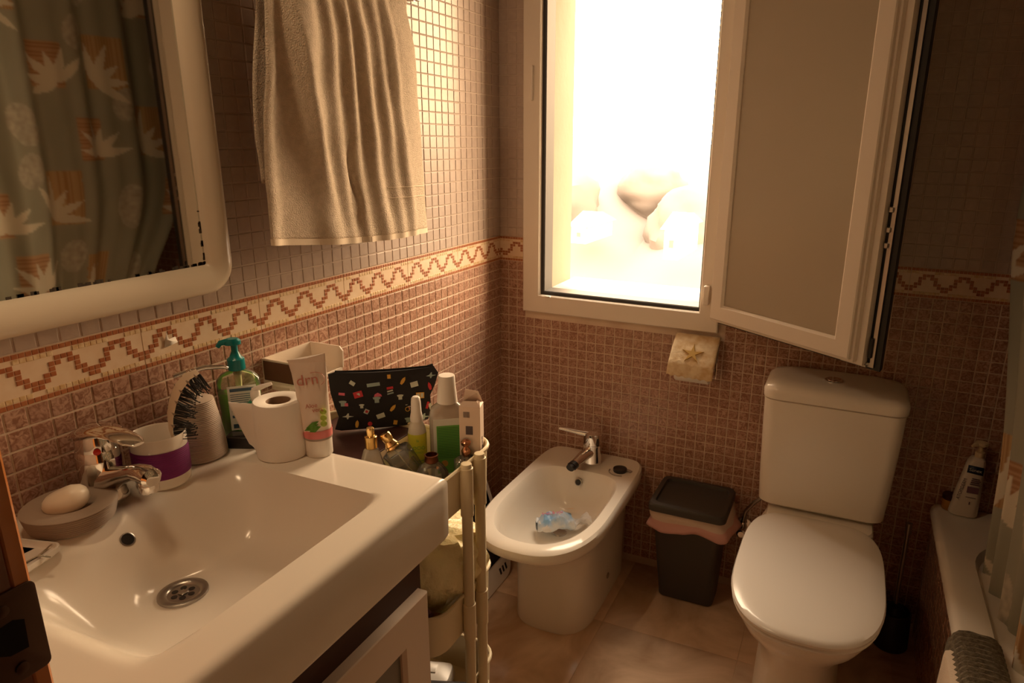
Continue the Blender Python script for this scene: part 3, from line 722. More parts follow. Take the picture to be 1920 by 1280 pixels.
b = B(); b.loft([[(x, y, z) for x, z in [(.050, 1.685), (.052, 1.697), (.068, 1.704), (.088, 1.702), (.100, 1.692), (.098, 1.688), (.086, 1.696), (.068, 1.698), (.056, 1.692), (.053, 1.684)]] for y in (-1.035, -.605)]); b.obj('top_fold', TOW, tw)
# hem
nu = 150; base = 90*(nu+1); b = B()
hv = [Vector(V[base+i]) for i in range(nu+1)]
rg = []
for i, p in enumerate(hv):
    t = .0038 if i % 2 else .0028
    rg.append([p+Vector((t, 0, .001)), p+Vector((t, 0, -.011)), p+Vector((-.003, 0, -.011)), p+Vector((-.003, 0, .001))])
b.loft(rg); b.obj('hem', TOWB, tw)
for v in (.800, .845):
    j = int(v*90)
    pts = [Vector(V[j*(nu+1)+i])+Vector((.0022, 0, 0)) for i in range(100, nu+1, 3)]; B().tube(pts, .0012, 5).obj('woven_stripe', TOWB, tw)

# ------------------------------------------------------------------ trolley
cart = thing('trolley', 'cream metal three tier trolley squeezed between washbasin and bidet', 'trolley', (.245, -.99, 0))
def tray(z0, z1):
    t = empty('tray', (0, 0, z0)); t.parent = cart; h = z1-z0
    o_ = lambda d, z, r: [(x, y, z) for x, y in rrect(-.205+d, .200-d, -.118+d, .122-d, r-d, 6)]
    bb = B(); bb.loft([o_(.006, 0, .05), o_(.002, .004, .05), o_(0, h, .05), o_(.0016, h, .05), o_(.004, .006, .05), o_(.008, .003, .05)]); bb.obj('basket', CREAMMETAL, t)
    P_ = [Vector(p) for p in o_(-.001, h, .05)]; P_.append(P_[0]); P_.append(P_[1])
    bb = B(); bb.tube(P_, .0042, 8, cap=False); bb.obj('rim', CREAMMETAL, t)
    return t
for z0, z1 in ((.708, .797), (.432, .523), (.20, .292)):
    t = tray(z0, z1)
posts = ((.211, -.014), (.211, .035), (-.216, -.014), (-.216, .035))
for x, y in posts:
    p_ = empty('post', (x, y, 0)); p_.parent = cart
    bb = B(); bb.lathe([(.0105, .05), (.0105, .806), (.0095, .808), (0, .808)], 20); bb.obj('tube', CREAMMETAL, p_)
    for z0, z1 in ((.700, .800), (.425, .505), (.195, .275)): B().lathe([(.0108, z0), (.0125, z0+.001), (.0125, z1-.001), (.0108, z1)], 20, cap0=False, cap1=False).obj('sleeve', CREAMMETAL, p_)
for z in (.755, .478, .246): B().lathe([(.005, 0), (.005, .003), (.003, .004)], 12, rot=Matrix.Translation((.2015, .010, z)) @ Matrix.Rotation(PI/2, 4, 'Y')).obj('screw', STEEL, cart)
CAST = mat('grey_castor', (.2, .18, .16), .5)
for x in (-.15, .15):
    for y in (-.08, .09):
        bb = B(); bb.tube([(x, y, .055), (x, y, .20)], .007, 8); bb.lathe([(.0, -.009), (.024, -.008), (.026, 0), (.024, .008), (0, .009)], 18, rot=Matrix.Translation((x, y, .027)) @ Matrix.Rotation(PI/2, 4, 'X'), cap0=False, cap1=False); bb.obj('castor', CAST, cart)

CZ = .713                                   # tray floor of the upper tier
# black box below, brown-lidded flat box on it
k1 = thing('black_box', 'black cardboard box under the flat brown box in the top tray', 'box', (.170, -.968, CZ), 0)
B().box((-.085, -.085, 0), (.085, .085, .046), bev=.001).obj('box_body', BLACKPL, k1)
k2 = thing('flat_box', 'flat box with a dark brown lid and cream sides under the pouch', 'box', (.160, -.963, CZ+.047), 0)
b = B(); b.box((-.098, -.098, 0), (.094, .088, .026), bev=.001); b.obj('box_body', mat('cream_box_side', (.74, .55, .36), .5), k2)
b = B(); b.box((-.0985, -.0985, .0262), (.0945, .0885, .0295), bev=.0008); b.obj('lid', mat('dark_brown_lid', (.060, .026, .024), .35), k2)
b = B(); b.tube([(.0+.013*math.cos(a)-.03, -.045+.012*math.sin(a), .0299) for a in [math.radians(t) for t in range(60, 320, 20)]], .0006, 5)
b.obj('lid_print', mat('faint_gold_print', (.30, .19, .14), .5), k2)
# pouch: padded fabric, outline as measured, printed travel motifs
pc = thing('pouch', 'black zipped fabric pouch printed with small travel motifs', 'pouch', (0, 0, 0))
A0 = Vector((.118, -.953, 0)); AU = Vector((.14, .115, 0)).normalized(); AN = Vector((AU.y, -AU.x, 0))
PO = [(-.0129, .9181), (.0008, .9216), (.035, .9195), (.0682, .9180), (.0982, .9173), (.145, .9175), (.1863, .9187), (.1999, .9225), (.2105, .9048), (.2018, .8789), (.1908, .8579), (.1921, .8308), (.1850, .8020), (.1362, .7930), (.1, .793), (.0699, .7932), (.0051, .7935), (-.0074, .797), (.0024, .825), (-.0043, .8495), (-.0106, .8795)]
cx0, cz0 = .095, .857
def pfront(s, z):
    k = max(0, 1-((s-cx0)/.118)**2)*max(0, 1-((z-cz0)/.072)**2); return .017*math.sqrt(k)+.0015*noise.noise(Vector((s*40, z*40, 0)))*(k**.5)
def pw(s, z, off): return A0+AU*s+AN*off+Vector((0, 0, z))
rings = []
for f in (1, .97, .9, .75, .55, .32, .1): rings.append([pw(cx0+(s-cx0)*f, cz0+(z-cz0)*f, pfront(cx0+(s-cx0)*f, cz0+(z-cz0)*f)+.001) for s, z in PO])
rb = []
for f in (.1, .5, .9, 1): rb.append([pw(cx0+(s-cx0)*f, cz0+(z-cz0)*f, -.006*(1-f**3)-.001) for s, z in PO])
b = B(); b.loft(rb+rings); b.obj('pouch_body', mat('black_fabric', (.012, .009, .010), .8, bump=(700, .3, .0008)), pc)
b = B(); b.tube([pw(s, z+.0015, .0005) for s, z in PO[1:8]], .0018, 6); b.obj('zip', BLACKPL, pc)
MC = [mat('motif_pale', (.55, .56, .48), .7), mat('motif_red', (.50, .03, .04), .7), mat('motif_ochre', (.66, .36, .06), .7), mat('motif_pink', (.6, .12, .18), .7), mat('motif_blue', (.30, .38, .36), .7)]
b = B()
def shape(pts, px, py, mi):     # px,py in zoom-5 pixels -> pouch plane
    q = []
    for dx, dy in pts:
        X = (px+dx); Y = (py+dy)
        s = -.0129+(X-80)/(1190-80)*.2234; z = .9225-(Y-130)/(730-130)*.1275*1.0-.004+(.005*(1-(X-80)/1100))
        q.append(pw(s, z, pfront(s, z)+.0022))
    b.add(q, [tuple(range(len(q)))], mi)
def plane_(x, y, mi, k=1): shape([(-60*k, 5), (-20*k, -6), (0, -32*k), (12*k, -32*k), (10*k, -4), (60*k, 4), (10*k, 12), (0, 34*k), (-12*k, 34*k), (-14*k, 12)], x, y, mi)
def rect_(x, y, w, h, mi, a=0):
    c, s_ = math.cos(a), math.sin(a); shape([(u*w*c-v*h*s_, u*w*s_+v*h*c) for u, v in ((-.5, -.5), (.5, -.5), (.5, .5), (-.5, .5))], x, y, mi)
def surf_(x, y, mi, a=.5): 
    c, s_ = math.cos(a), math.sin(a); shape([(u*c-v*s_, u*s_+v*c) for u, v in ((0, -45), (15, -20), (18, 10), (10, 42), (-10, 42), (-18, 10), (-15, -20))], x, y, mi)
def shirt_(x, y, mi, k=1): shape([(-45*k, -25*k), (-15*k, -32*k), (15*k, -32*k), (45*k, -25*k), (35*k, -2), (25*k, -5), (25*k, 38*k), (-25*k, 38*k), (-25*k, -5), (-35*k, -2)], x, y, mi)
rect_(310, 240, 55, 38, 0, .6); rect_(677, 192, 34, 40, 2); surf_(817, 240, 2, .6); rect_(517, 262, 130, 34, 4, -.1); rect_(930, 285, 78, 52, 0, -.2); plane_(1110, 208, 4, .9)
rect_(360, 355, 90, 62, 1, -.25); rect_(362, 355, 30, 26, 0, -.25); rect_(200, 345, 60, 26, 3, .1); shape([(-40, 22), (-30, -2), (0, -18), (32, 0), (42, 22)], 555, 362, 3); shirt_(542, 415, 4, .9)
rect_(680, 305, 66, 24, 1, -.1); rect_(680, 335, 60, 14, 0, -.2); rect_(683, 360, 66, 14, 4, -.2); shirt_(780, 402, 0, .75); rect_(985, 405, 86, 62, 2, .05); rect_(965, 405, 30, 44, 0, .05); rect_(1005, 405, 26, 44, 0, .05); surf_(1090, 318, 1, -.25)
shirt_(205, 440, 4, .85); rect_(238, 455, 34, 34, 3); shirt_(388, 474, 0, .6); rect_(432, 535, 46, 50, 0, .5); rect_(434, 535, 26, 26, 1, .5); surf_(700, 515, 2, .7); rect_(572, 592, 84, 50, 0, -.3)
plane_(245, 578, 0, .95); surf_(330, 668, 2, .15); shape([(24*math.cos(t), 24*math.sin(t)) for t in [2*PI*k/10 for k in range(10)]], 460, 675, 1); rect_(718, 680, 40, 50, 2, .2); shirt_(850, 660, 4, .8); plane_(1020, 640, 4, 1.1); rect_(1060, 520, 26, 76, 1, .3); rect_(1092, 535, 36, 66, 0, -.3)
def wheel(x, y, r): 
    n = 16
    for k in range(n):
        a, a2 = 2*PI*k/n, 2*PI*(k+1)/n; shape([(r*math.cos(a), r*math.sin(a)), (r*math.cos(a2), r*math.sin(a2)), ((r-6)*math.cos(a2), (r-6)*math.sin(a2)), ((r-6)*math.cos(a), (r-6)*math.sin(a))], x, y, 2)
wheel(850, 540, 26); wheel(922, 540, 26); rect_(885, 515, 60, 6, 0, .1); rect_(868, 525, 6, 40, 3, .3); rect_(905, 525, 6, 40, 3, -.3); rect_(840, 492, 20, 6, 0)
solid(b.obj('printed_motif', MC, pc, smooth=False), .0003)['kind'] = 'stuff'

# perfume bottles, sprays, carton
GLASS = clear_mat('clear_glass', (.88, .88, .80), .04, (.75, .72, .62), .12)
PERF = clear_mat('pale_perfume', (.80, .74, .50), .05)
def sq(w, d, z, r=.004): return [(x, y, z) for x, y in rrect(-w, w, -d, d, r, 3)]
p1 = thing('perfume_bottle', 'tapered frosted perfume bottle with a shiny gold cylinder cap', 'perfume bottle', (.222, -1.022, CZ+.0785), -.7)
p1.location = (.262, -1.030, CZ+.006)
p1.rotation_euler.z = .85
b = B(); b.loft([sq(.036, .015, 0), sq(.038, .016, .003), sq(.014, .011, .088), sq(.008, .008, .096)]); b.obj('glass', clear_mat('frosted_bottle', (.8, .76, .68), .2, (.62, .56, .48), .55), p1)
b = B(); b.lathe([(.0110, .094), (.0118, .095), (.0118, .118), (.0085, .120)], 28); b.lathe([(.0072, .119), (.0074, .134), (.0066, .1355), (0, .1355)], 24); b.obj('atomiser', GOLD, p1)
p2 = thing('perfume_bottle', 'square clear glass perfume bottle leaning with a gold nozzle', 'perfume bottle', (.285, -.985, CZ), -.6)
p2.location = (.331, -.985, CZ+.018)
_h = Vector((.922, .386, 0)).normalized(); _z = (Vector((0, 0, 1))*.87-_h*.49).normalized(); _x = (_h*.87+Vector((0, 0, 1))*.49).normalized()
p2.rotation_euler = Matrix((_x, _z.cross(_x), _z)).transposed().to_euler()
b = B(); b.loft([sq(.024, .016, 0), sq(.026, .018, .003), sq(.026, .018, .078), sq(.022, .015, .083), sq(.010, .008, .086)]); b.obj('glass', GLASS, p2)
b = B(); b.loft([sq(.0215, .0135, .006), sq(.0215, .0135, .050)]); b.obj('liquid', PERF, p2)
b = B(); b.lathe([(.0135, .086), (.0145, .089), (.0125, .092), (.0138, .095), (.0118, .098), (.0095, .103), (.0105, .107), (.0105, .119), (.009, .121), (0, .121)], 26); b.obj('atomiser', GOLD, p2)
b = B(); b.tube([(0, 0, .085), (.003, .002, .04), (.010, .0, .008)], .0012, 6); b.obj('dip_tube', mat('dip_tube', (.6, .55, .45), .4), p2)
p3 = thing('perfume_bottle', 'round shouldered clear perfume bottle with a dark copper neck', 'perfume bottle', (.372, -.992, CZ+.016), .3)
b = B(); b.lathe([(.024, 0), (.030, .004), (.034, .020), (.031, .038), (.022, .052), (.012, .060), (.011, .064)], 36); b.obj('glass', GLASS, p3)
b = B(); b.lathe([(.012, .060), (.0135, .062), (.0125, .072), (.0135, .075), (.011, .0755), (.011, .068)], 26); b.obj('neck_collar', mat('dark_copper', (.25, .10, .06), .3, metal=1), p3)
p4 = thing('perfume_bottle', 'small faceted clear perfume bottle with a copper bow cap by the posts', 'perfume bottle', (.413, -.932, CZ+.014), .6)
b = B(); b.loft([sq(.022, .016, 0), sq(.024, .018, .003), sq(.024, .018, .044), sq(.014, .011, .054), sq(.007, .007, .058)]); b.obj('glass', GLASS, p4)
b = B(); b.lathe([(.006, .057), (.0085, .061), (.0095, .068), (.006, .074), (.0045, .077), (.009, .081), (.010, .087), (.006, .091), (0, .092)], 18); b.obj('cap', COPPER, p4)
b = B(); b.box((-.021, -.0195, .004), (.021, -.0185, .036)); b.obj('label', mat('pink_label', (.60, .42, .36), .5), p4)
cd_ = thing('flat_carton', 'flat pale pink carton lying among the perfumes beside the basin edge', 'carton', (.335, -1.040, CZ+.030), -.08)
B().box((-.070, -.022, .0), (.070, .020, .022), bev=.001).obj('carton_body', mat('pale_pink_card', (.70, .52, .44), .6), cd_)
B().box((-.066, -.018, .0222), (.020, .016, .0225)).obj('printed_panel', mat('faint_grey_print', (.58, .42, .36), .6), cd_)
cd_.location.z = CZ+.032; cd_.location.y = -1.052
sp_ = thing('spray_bottle', 'slim white pump spray with a yellow and green lotion label', 'bottle', (.308, -.944, CZ), .45)
YG = mat('yellow_label', (.66, .66, .05), .45); GG = mat('green_print', (.16, .46, .06), .45)
MILK = mat('milky_plastic', (.76, .72, .62), .3, trans=.15)
b = B(); b.lathe([(.0165, 0), (.018, .002), (.018, .108), (.0165, .118), (.0115, .130), (.0105, .136)], 32); b.obj('bottle_body', MILK, sp_)
b = B(); b.lathe([(.0125, .132), (.0125, .140), (.0105, .150), (.0095, .172), (.0085, .180), (.006, .183), (0, .184)], 24); b.obj('cap', WHITEPL, sp_)
b = B(); b.lathe([(.0183, .010), (.0183, .108)], 32, cap0=False, cap1=False); b.obj('label', YG, sp_)
b = B()
for z in (.018, .023, .028, .046, .0505): b.lathe([(.0185, z), (.0185, z+.0018)], 32, cap0=False, cap1=False)
b.obj('green_stripe', GG, sp_)
fd = Vector((CP.x-.308, CP.y+.944, 0)).normalized(); fr = Vector((0, 0, 1)).cross(fd)
def lettering(th, txt, size, z, rad, m, dx=0, name='lettering'):
    d = Vector((CP.x-th.location.x, CP.y-th.location.y, 0)).normalized(); r = Vector((0, 0, 1)).cross(d); inv = Matrix.Rotation(-th.rotation_euler.z, 3, 'Z')
    return text(name, txt, size, inv @ (d*rad+r*dx)+Vector((0, 0, z)), inv @ r, (0, 0, 1), m, th)
lettering(sp_, 'LOCIÓ', .0095, .080, .0192, GG); lettering(sp_, 'la', .008, .096, .0190, GG); lettering(sp_, 'PROTECT', .0048, .070, .0192, GG)
mw = thing('mouthwash_bottle', 'large clear bottle with tall white cap and green back label', 'bottle', (.352, -.899, CZ), .62)
b = B(); b.loft([oval(.034, .020, 0, e=4), oval(.037, .023, .003, e=4), oval(.037, .023, .135, e=4), oval(.033, .020, .152, e=3), oval(.018, .015, .164, e=2), oval(.0155, .0155, .168, e=2)]); b.obj('bottle_body', clear_mat('cloudy_plastic', (.85, .8, .72), .1, (.62, .56, .48), .55), mw)
b = B(); b.lathe([(.0205, .164), (.0205, .167), (.018, .195), (.0165, .218), (.0155, .2205), (0, .221)], 32); b.obj('cap', WHITEPL, mw)
b = B(); b.box((-.030, -.0245, .012), (.032, -.0232, .136), bev=.0004); b.obj('label', LAB, mw)
GRL = mat('green_label', (.13, .40, .07), .5)
b = B(); b.box((-.024, -.0252, .018), (.031, -.0245, .122)); b.obj('green_panel', GRL, mw, smooth=False)
b = B()
for k in range(19): b.box((-.022, -.0255, .052+k*.0036), (.030-.012*((k*5) % 3)*.4, -.0252, .0532+k*.0036))
b.obj('fine_print', mat('dark_green_ink', (.04, .17, .04), .5), mw, smooth=False)['kind'] = 'stuff'
b = B(); b.lathe([(.007, 0), (.007, .0006)], 16, rot=Matrix.Translation((-.010, -.0252, .040)) @ Matrix.Rotation(PI/2, 4, 'X')); b.obj('emblem', mat('orange_emblem', (.5, .28, .06), .5), mw)
bt = thing('medicine_carton', 'tall white medicine carton with torn open top flap', 'carton', (.411, -.905, CZ), .30)
CW = mat('carton_white', (.86, .70, .58), .6)
b = B(); r0 = [(-.021, -.016), (.021, -.016), (.021, .016), (-.021, .016)]
b.loft([[(x, y, z) for x, y in r0] for z in (0, .170)], True, False); b.loft([[(x*.97, y*.96, z) for x, y in r0] for z in (.001, .170)], True, False); b.obj('carton_body', CW, bt, smooth=False)
b = B(); b.add([(-.021, -.016, .170), (.021, -.016, .170), (.018, -.003, .178), (-.016, .002, .175)], [(0, 1, 2, 3)]); b.add([(-.020, .016, .170), (.020, .016, .170), (.013, .006, .196), (-.014, .010, .198)], [(0, 1, 2, 3)]); b.add([(.021, -.016, .170), (.021, .016, .170), (.010, .010, .176), (.012, -.006, .180)], [(0, 1, 2, 3)])
solid(b.obj('flap', CW, bt, smooth=False), .0006)
b = B()
for k in range(7): b.box((-.012+.0018*k, -.0166, .148), (-.0112+.0018*k, -.0161, .160))
for z0, z1, x0, x1 in ((.112, .130, -.008, .006), (.020, .078, -.014, -.010), (.026, .075, -.004, -.001), (.020, .068, .002, .005), (.012, .026, .004, .014), (.012, .018, -.012, -.004)):
    if z1-z0 < .03: b.box((x0, -.0166, z0), (x1, -.0161, z1))
    else:
        z = z0
        while z < z1: h = rnd.uniform(.002, .006); b.box((x0, -.0166, z), (x1, -.0161, min(z+h, z1))); z += h+.0015
z = .03
while z < .10: h = rnd.uniform(.003, .010); b.box((.0211, -.003, z), (.0216, .001, z+h)); z += h+.002
b.obj('printed_text', mat('grey_ink', (.10, .08, .09), .6), bt, smooth=False)['kind'] = 'stuff'
# middle tray: tied plastic bag, yellow and violet packets
def bag(o_, r, h, seed, squash=(1, 1), n=72, m_=50):
    V = []; F = []
    for i in range(m_+1):
        t = i/m_
        rad = r*math.sin(min(1, t*1.25)*PI*.62+.32)**.9 if t < .75 else None
        if rad is None: rad = r*(.40*(1-(t-.75)/.25)**1.2+.10)
        for j in range(n):
            a = 2*PI*j/n; k = 1+.20*noise.noise(Vector((math.cos(a)*1.7, math.sin(a)*1.7, t*3+seed)))+.22*abs(noise.noise(Vector((math.cos(a)*4, math.sin(a)*5, t*5+seed))))+(.10*math.sin(a*9+2*t) if t > .7 else .02*math.sin(a*9))
            V.append((rad*k*math.cos(a)*squash[0], rad*k*math.sin(a)*squash[1], h*t))
    for i in range(m_):
        for j in range(n): q = i*n+j; p = i*n+(j+1) % n; F.append((q, p, p+n, q+n))
    F.append(tuple(reversed(range(n)))); F.append(tuple(range(m_*n, (m_+1)*n))); return V, F
bgm = mat('translucent_cream_bag', (.88, .80, .50), .3, bump=(28, .9, .01), sub=.2)
V, F = bag(None, .118, .262, 3.3, (1.15, .92)); bgo = mesh('plastic_bag', V, F, bgm, loc=(.318, -.985, .440)); tag(bgo, 'knotted cream plastic bag filling the middle tray of the trolley', 'bag')
bgo.rotation_euler.z = .3
yo = thing('yellow_packet', 'yellow packet under the plastic bag at the tray front', 'packet', (.405, -1.035, .438), .2)
b = B(); b.loft([sq(.032, .024, 0, .006), sq(.034, .026, .012, .006), sq(.030, .024, .030, .006)]); b.obj('packet_body', mat('mustard_pack', (.62, .36, .04), .5), yo)
B().box((-.030, -.001, .030), (.030, .001, .036)).obj('crimped_end', mat('mustard_seam', (.50, .28, .04), .5), yo)
vi = thing('violet_packet', 'violet packet standing in the middle tray beside the cabinet', 'packet', (.395, -1.080, .438), 1.2)
b = B(); b.box((-.020, -.008, 0), (.020, .008, .075), bev=.002); b.obj('packet_body', mat('violet_pack', (.20, .10, .16), .5), vi)
B().box((-.016, -.0085, .020), (.016, -.008, .060)).obj('label', mat('violet_label', (.28, .16, .22), .5), vi)
# bottom tray: hair tongs and a mesh bag
ht = thing('hair_straightener', 'black and silver hair straightener lying in the bottom tray', 'hair straightener', (.345, -1.00, .212), .35)
b = B(); b.loft([[(x, y, z) for y, z in ((-.018*w, 0), (.018*w, 0), (.020*w, .010), (.014*w, .020*w+.004), (-.014*w, .020*w+.004), (-.020*w, .010))] for x, w in ((-.13, .6), (-.10, 1), (.0, 1.1), (.09, .9), (.12, .5))]); b.obj('lower_arm', BLACKPL, ht)
b = B(); b.loft([[(x, y, z+.026+.12*(x+.13)*.5) for y, z in ((-.015*w, 0), (.015*w, 0), (.018*w, .010), (.010*w, .018*w), (-.010*w, .018*w), (-.018*w, .010))] for x, w in ((-.12, .6), (-.09, 1), (.0, 1.1), (.09, .9), (.115, .5))]); b.obj('upper_arm', BLACKPL, ht)
b = B(); b.tube([(-.10, -.017, .050), (0, -.019, .060), (.10, -.015, .066)], .0025, 8); b.obj('silver_trim', CHROME, ht)
wp = thing('wipes_pack', 'crumpled white pack in the bottom tray behind the straightener', 'packet', (.31, -.945, .207), .3)
b = B(); b.loft([sq(.05, .03, 0, .01), sq(.055, .034, .012, .012), sq(.050, .030, .035, .012), sq(.030, .016, .042, .01)]); b.obj('pack_body', WHITEPL, wp)
B().box((-.02, -.012, .042), (.02, .012, .045), bev=.001).obj('flap', WHITEPL, wp)
ms = thing('basket', 'dark woven basket at the back of the bottom tray', 'basket', (.125, -1.00, .207), 0)
b = B()
for k in range(9): b.tube([(.065*math.cos(a), .055*math.sin(a), .006+k*.0075+.0012*math.sin(a*11+k*PI)) for a in [2*PI*j/44 for j in range(45)]], .0035, 5)
b.obj('woven_side', mat('dark_wicker', (.05, .035, .025), .8), ms); B().lathe([(.06, 0), (.06, .004)], 30).obj('bottom', mat('dark_wicker_base', (.05, .035, .025), .8), ms)

# ------------------------------------------------------------------ bidet
bi = thing('bidet', 'white floor standing ceramic bidet against the tiled back wall', 'bidet', (.367, 0, 0))
def dr2(w, yf, yr, z, nf=2.5, nr=9, cx=0, wr=None): return dring(cx, w, yf, yr, (yf+yr)/2-.06, nf, nr, z, 72, wr)
b = B()
out_ = [dr2(.120, -.445, -.02, 0, 3), dr2(.120, -.450, -.02, .01, 3), dr2(.118, -.452, -.015, .12, 3), dr2(.120, -.462, -.012, .22, 2.8), dr2(.130, -.490, -.010, .265, 2.6), dr2(.148, -.545, -.006, .300, 2.5), dr2(.168, -.610, -.003, .332, 2.5), dr2(.176, -.636, -.002, .352, 2.5, wr=.172), dr2(.178, -.642, -.002, .368, 2.5, wr=.172), dr2(.1765, -.639, -.003, .379, 2.5, wr=.171), dr2(.170, -.630, -.008, .3855, 2.5, wr=.165)]
def inr(d, z, n=2.4): return dring(.000, .146-d, -.600+d, -.150-d*.6, -.37, n, 4.5, z, 72)
out_ += [inr(-.004, .3865), inr(.003, .3855), inr(.009, .379), inr(.018, .355), inr(.030, .320), inr(.048, .288), inr(.075, .268), inr(.110, .262)]
b.loft(out_); b.obj('body', CERAMIC, bi)
rot = Matrix.Translation((-.005, -.171, .352)) @ Vector((0, -1, .38)).to_track_quat('Z', 'Y').to_matrix().to_4x4()
B().lathe([(.0115, -.004), (.0115, .0012), (.0095, .0016), (.009, -.003)], 22, rot=rot, cap0=False, cap1=False).obj('overflow_rim', STEEL, bi)
B().lathe([(.009, -.001), (.009, .0004)], 22, rot=rot).obj('overflow_hole', BLACKPL, bi)
B().lathe([(.022, .2625), (.020, .265), (.012, .264), (0, .264)], 26, (0, -.33, 0), cap0=False, cap1=False).obj('drain', STEEL, bi)
B().lathe([(.009, 0), (.009, .003), (.005, .0045)], 16, rot=Matrix.Translation((.1185, -.215, .075)) @ Matrix.Rotation(PI/2, 4, 'Y')).obj('fixing_cap', mat('dull_cap', (.35, .28, .22), .5), bi)
# bidet tap
bt_ = thing('bidet_tap', 'chrome lever tap with swivel nozzle on the bidet', 'tap', (.374, -.085, .386), 0)
b = B(); b.lathe([(.024, 0), (.025, .003), (.0235, .008), (.0215, .05), (.0225, .056), (.0225, .062)], 32); b.obj('body', CHROME, bt_)
b = B(); b.lathe([(.0225, .063), (.0228, .085), (.021, .097), (.012, .102), (0, .103)], 32)
rings = []
for s, z, w, h in ((0, .092, .017, .012), (-.03, .095, .013, .009), (-.06, .099, .010, .007), (-.080, .101, .008, .005)):
    rings.append([(s, w*math.cos(a)-.18*abs(s), z+h*math.sin(a)) for a in [2*PI*j/16 for j in range(16)]])
b.loft(rings); b.obj('lever', CHROME, bt_)
b = B(); b.tube([(0, 0, .040), (-.008, -.035, .038), (-.016, -.075, .030)], [.016, .0145, .0115], 18); b.obj('spout', CHROME, bt_)
b = B(); b.tube([(-.016, -.074, .030), (-.0185, -.086, .028)], .0125, 18); b.tube([(-.0185, -.086, .028), (-.020, -.094, .0265)], .0105, 18); b.obj('nozzle', BLACKPL, bt_)
bt_.scale = (1.32, 1.32, 1.08)
# stopper and chain
st = thing('plug', 'black rubber plug with its bead chain lying beside the bidet tap', 'plug', (.478, -.108, .3865), .2)
b = B(); b.lathe([(.021, 0), (.0225, .003), (.0215, .010), (.012, .0125), (.004, .013), (0, .013)], 28); b.obj('plug_body', BLACKPL, st)
b = B(); b.tube([(.020, .004, .006), (.030, .008, .003), (.038, .003, .002), (.034, -.006, .002), (.022, -.003, .004)], .0016, 6); b.obj('ring', STEEL, st)
b = B()
for k in range(20):
    a = 2.6+k*.125; p = (-.010+.026*math.cos(a)+.012*k/20, -.012+.026*math.sin(a), .0022); b.lathe([(.0008, -.0018), (.0018, 0), (.0008, .0018)], 6, p)
b.obj('bead_chain', STEEL, st)['kind'] = 'stuff'
# crumpled wipes packet in the bidet
wk = thing('wipes_packet', 'crumpled pale blue wipes packet lying in the bidet bowl', 'packet', (.378, -.325, .281), .0)
V = []; F = []; C_ = []
n_, m_ = 40, 26; du = Vector((.66, .52, .0)).normalized(); dv = Vector((-.52, .66, 0)).normalized()
for i in range(n_+1):
    for j in range(m_+1):
        u = i/n_; v = j/m_; a = 2*PI*v
        w = (.030 if u < .66 else .030-.020*math.sin((u-.66)/.16*PI/2) if u < .82 else .012+.028*(u-.82)/.18)*(1 if u > .04 else .55+.45*u/.04)
        hh = (.014+.010*math.sin(min(1, u/.66)*PI))*(1 if u < .66 else .5)
        nz = noise.noise(Vector((u*7, math.cos(a)*1.6, math.sin(a)*1.6)))*.012+noise.noise(Vector((u*19, math.cos(a)*3, 5)))*.005
        p = du*((u-.5)*.165)+dv*(w*math.cos(a))*(1+nz*8)+Vector((0, 0, hh*math.sin(a)+hh+nz+.028*max(0, u-.6)+.004*math.sin(u*30)*(1 if u > .8 else 0)))
        V.append(p); C_.append(u)
for i in range(n_):
    for j in range(m_): q = i*(m_+1)+j; F.append((q, q+1, q+m_+2, q+m_+1))
BLU = mat('pale_blue_film', (.22, .42, .68), .35, mott=(22, (.62, .66, .70), .12)); WHF = mat('white_film', (.72, .70, .68), .35, trans=.15)
mi2 = [0 if (V[f[0]]-Vector((0, 0, 0))).dot(du) < .030 else 1 for f in F]
for f_i, f in enumerate(F):
    s_ = V[f[0]].dot(du)
    if s_ < .03 and (noise.noise(V[f[0]]*28)) > .33: mi2[f_i] = 1
mesh('film', V, F, [BLU, WHF], wk, True, mi2)
PINK = mat('magenta_ink', (.55, .02, .16), .5)
text('lettering', 'fresh & you', .0135, du*-.034+dv*.006+Vector((0, 0, .049)), du, dv+Vector((0, 0, .4)), PINK, wk)
b = B(); b.add([du*.005+dv*.015+Vector((0, 0, .050)), du*.032+dv*.010+Vector((0, 0, .052)), du*.034+dv*.022+Vector((0, 0, .046)), du*.010+dv*.024+Vector((0, 0, .045))], [(0, 1, 2, 3)]); b.obj('orange_print', mat('orange_print', (.6, .25, .05), .5), wk)

# ------------------------------------------------------------------ toilet
to = thing('toilet', 'white close coupled toilet with closed lid under the open window sash', 'toilet', (1.068, 0, 0))
def dt(w, yf, yr, z, nf=2.6, nr=4, wr=None, yc=None): return dring(0, w, yf, yr, yc if yc is not None else yf+.245, nf, nr, z, 56, wr)
b = B(); b.loft([dt(.105, -.560, -.09, 0, 3), dt(.103, -.565, -.09, .06, 3), dt(.098, -.575, -.08, .17, 2.8), dt(.105, -.600, -.07, .235, 2.6), dt(.125, -.640, -.06, .285, 2.5), dt(.148, -.690, -.05, .335, 2.5, wr=.135), dt(.157, -.715, -.04, .368, 2.5, wr=.140), dt(.160, -.722, -.04, .386, 2.5, wr=.142), dt(.152, -.712, -.04, .392, 2.5, wr=.136)]); b.obj('bowl', CERAMIC, to)
b = B(); b.loft([[(x, y, z) for x, y in rrect(-.130+d, .145-d, -.250+d, -.022, .03)] for d, z in ((.02, .30), (.006, .34), (0, .38), (0, .408), (.004, .414))]); b.obj('rear_shelf', CERAMIC, to)
b = B(); b.loft([dt(.155, -.722, -.225, .392), dt(.164, -.732, -.222, .394), dt(.166, -.735, -.222, .400), dt(.164, -.732, -.222, .405)]); b.obj('seat', SEATPL, to)
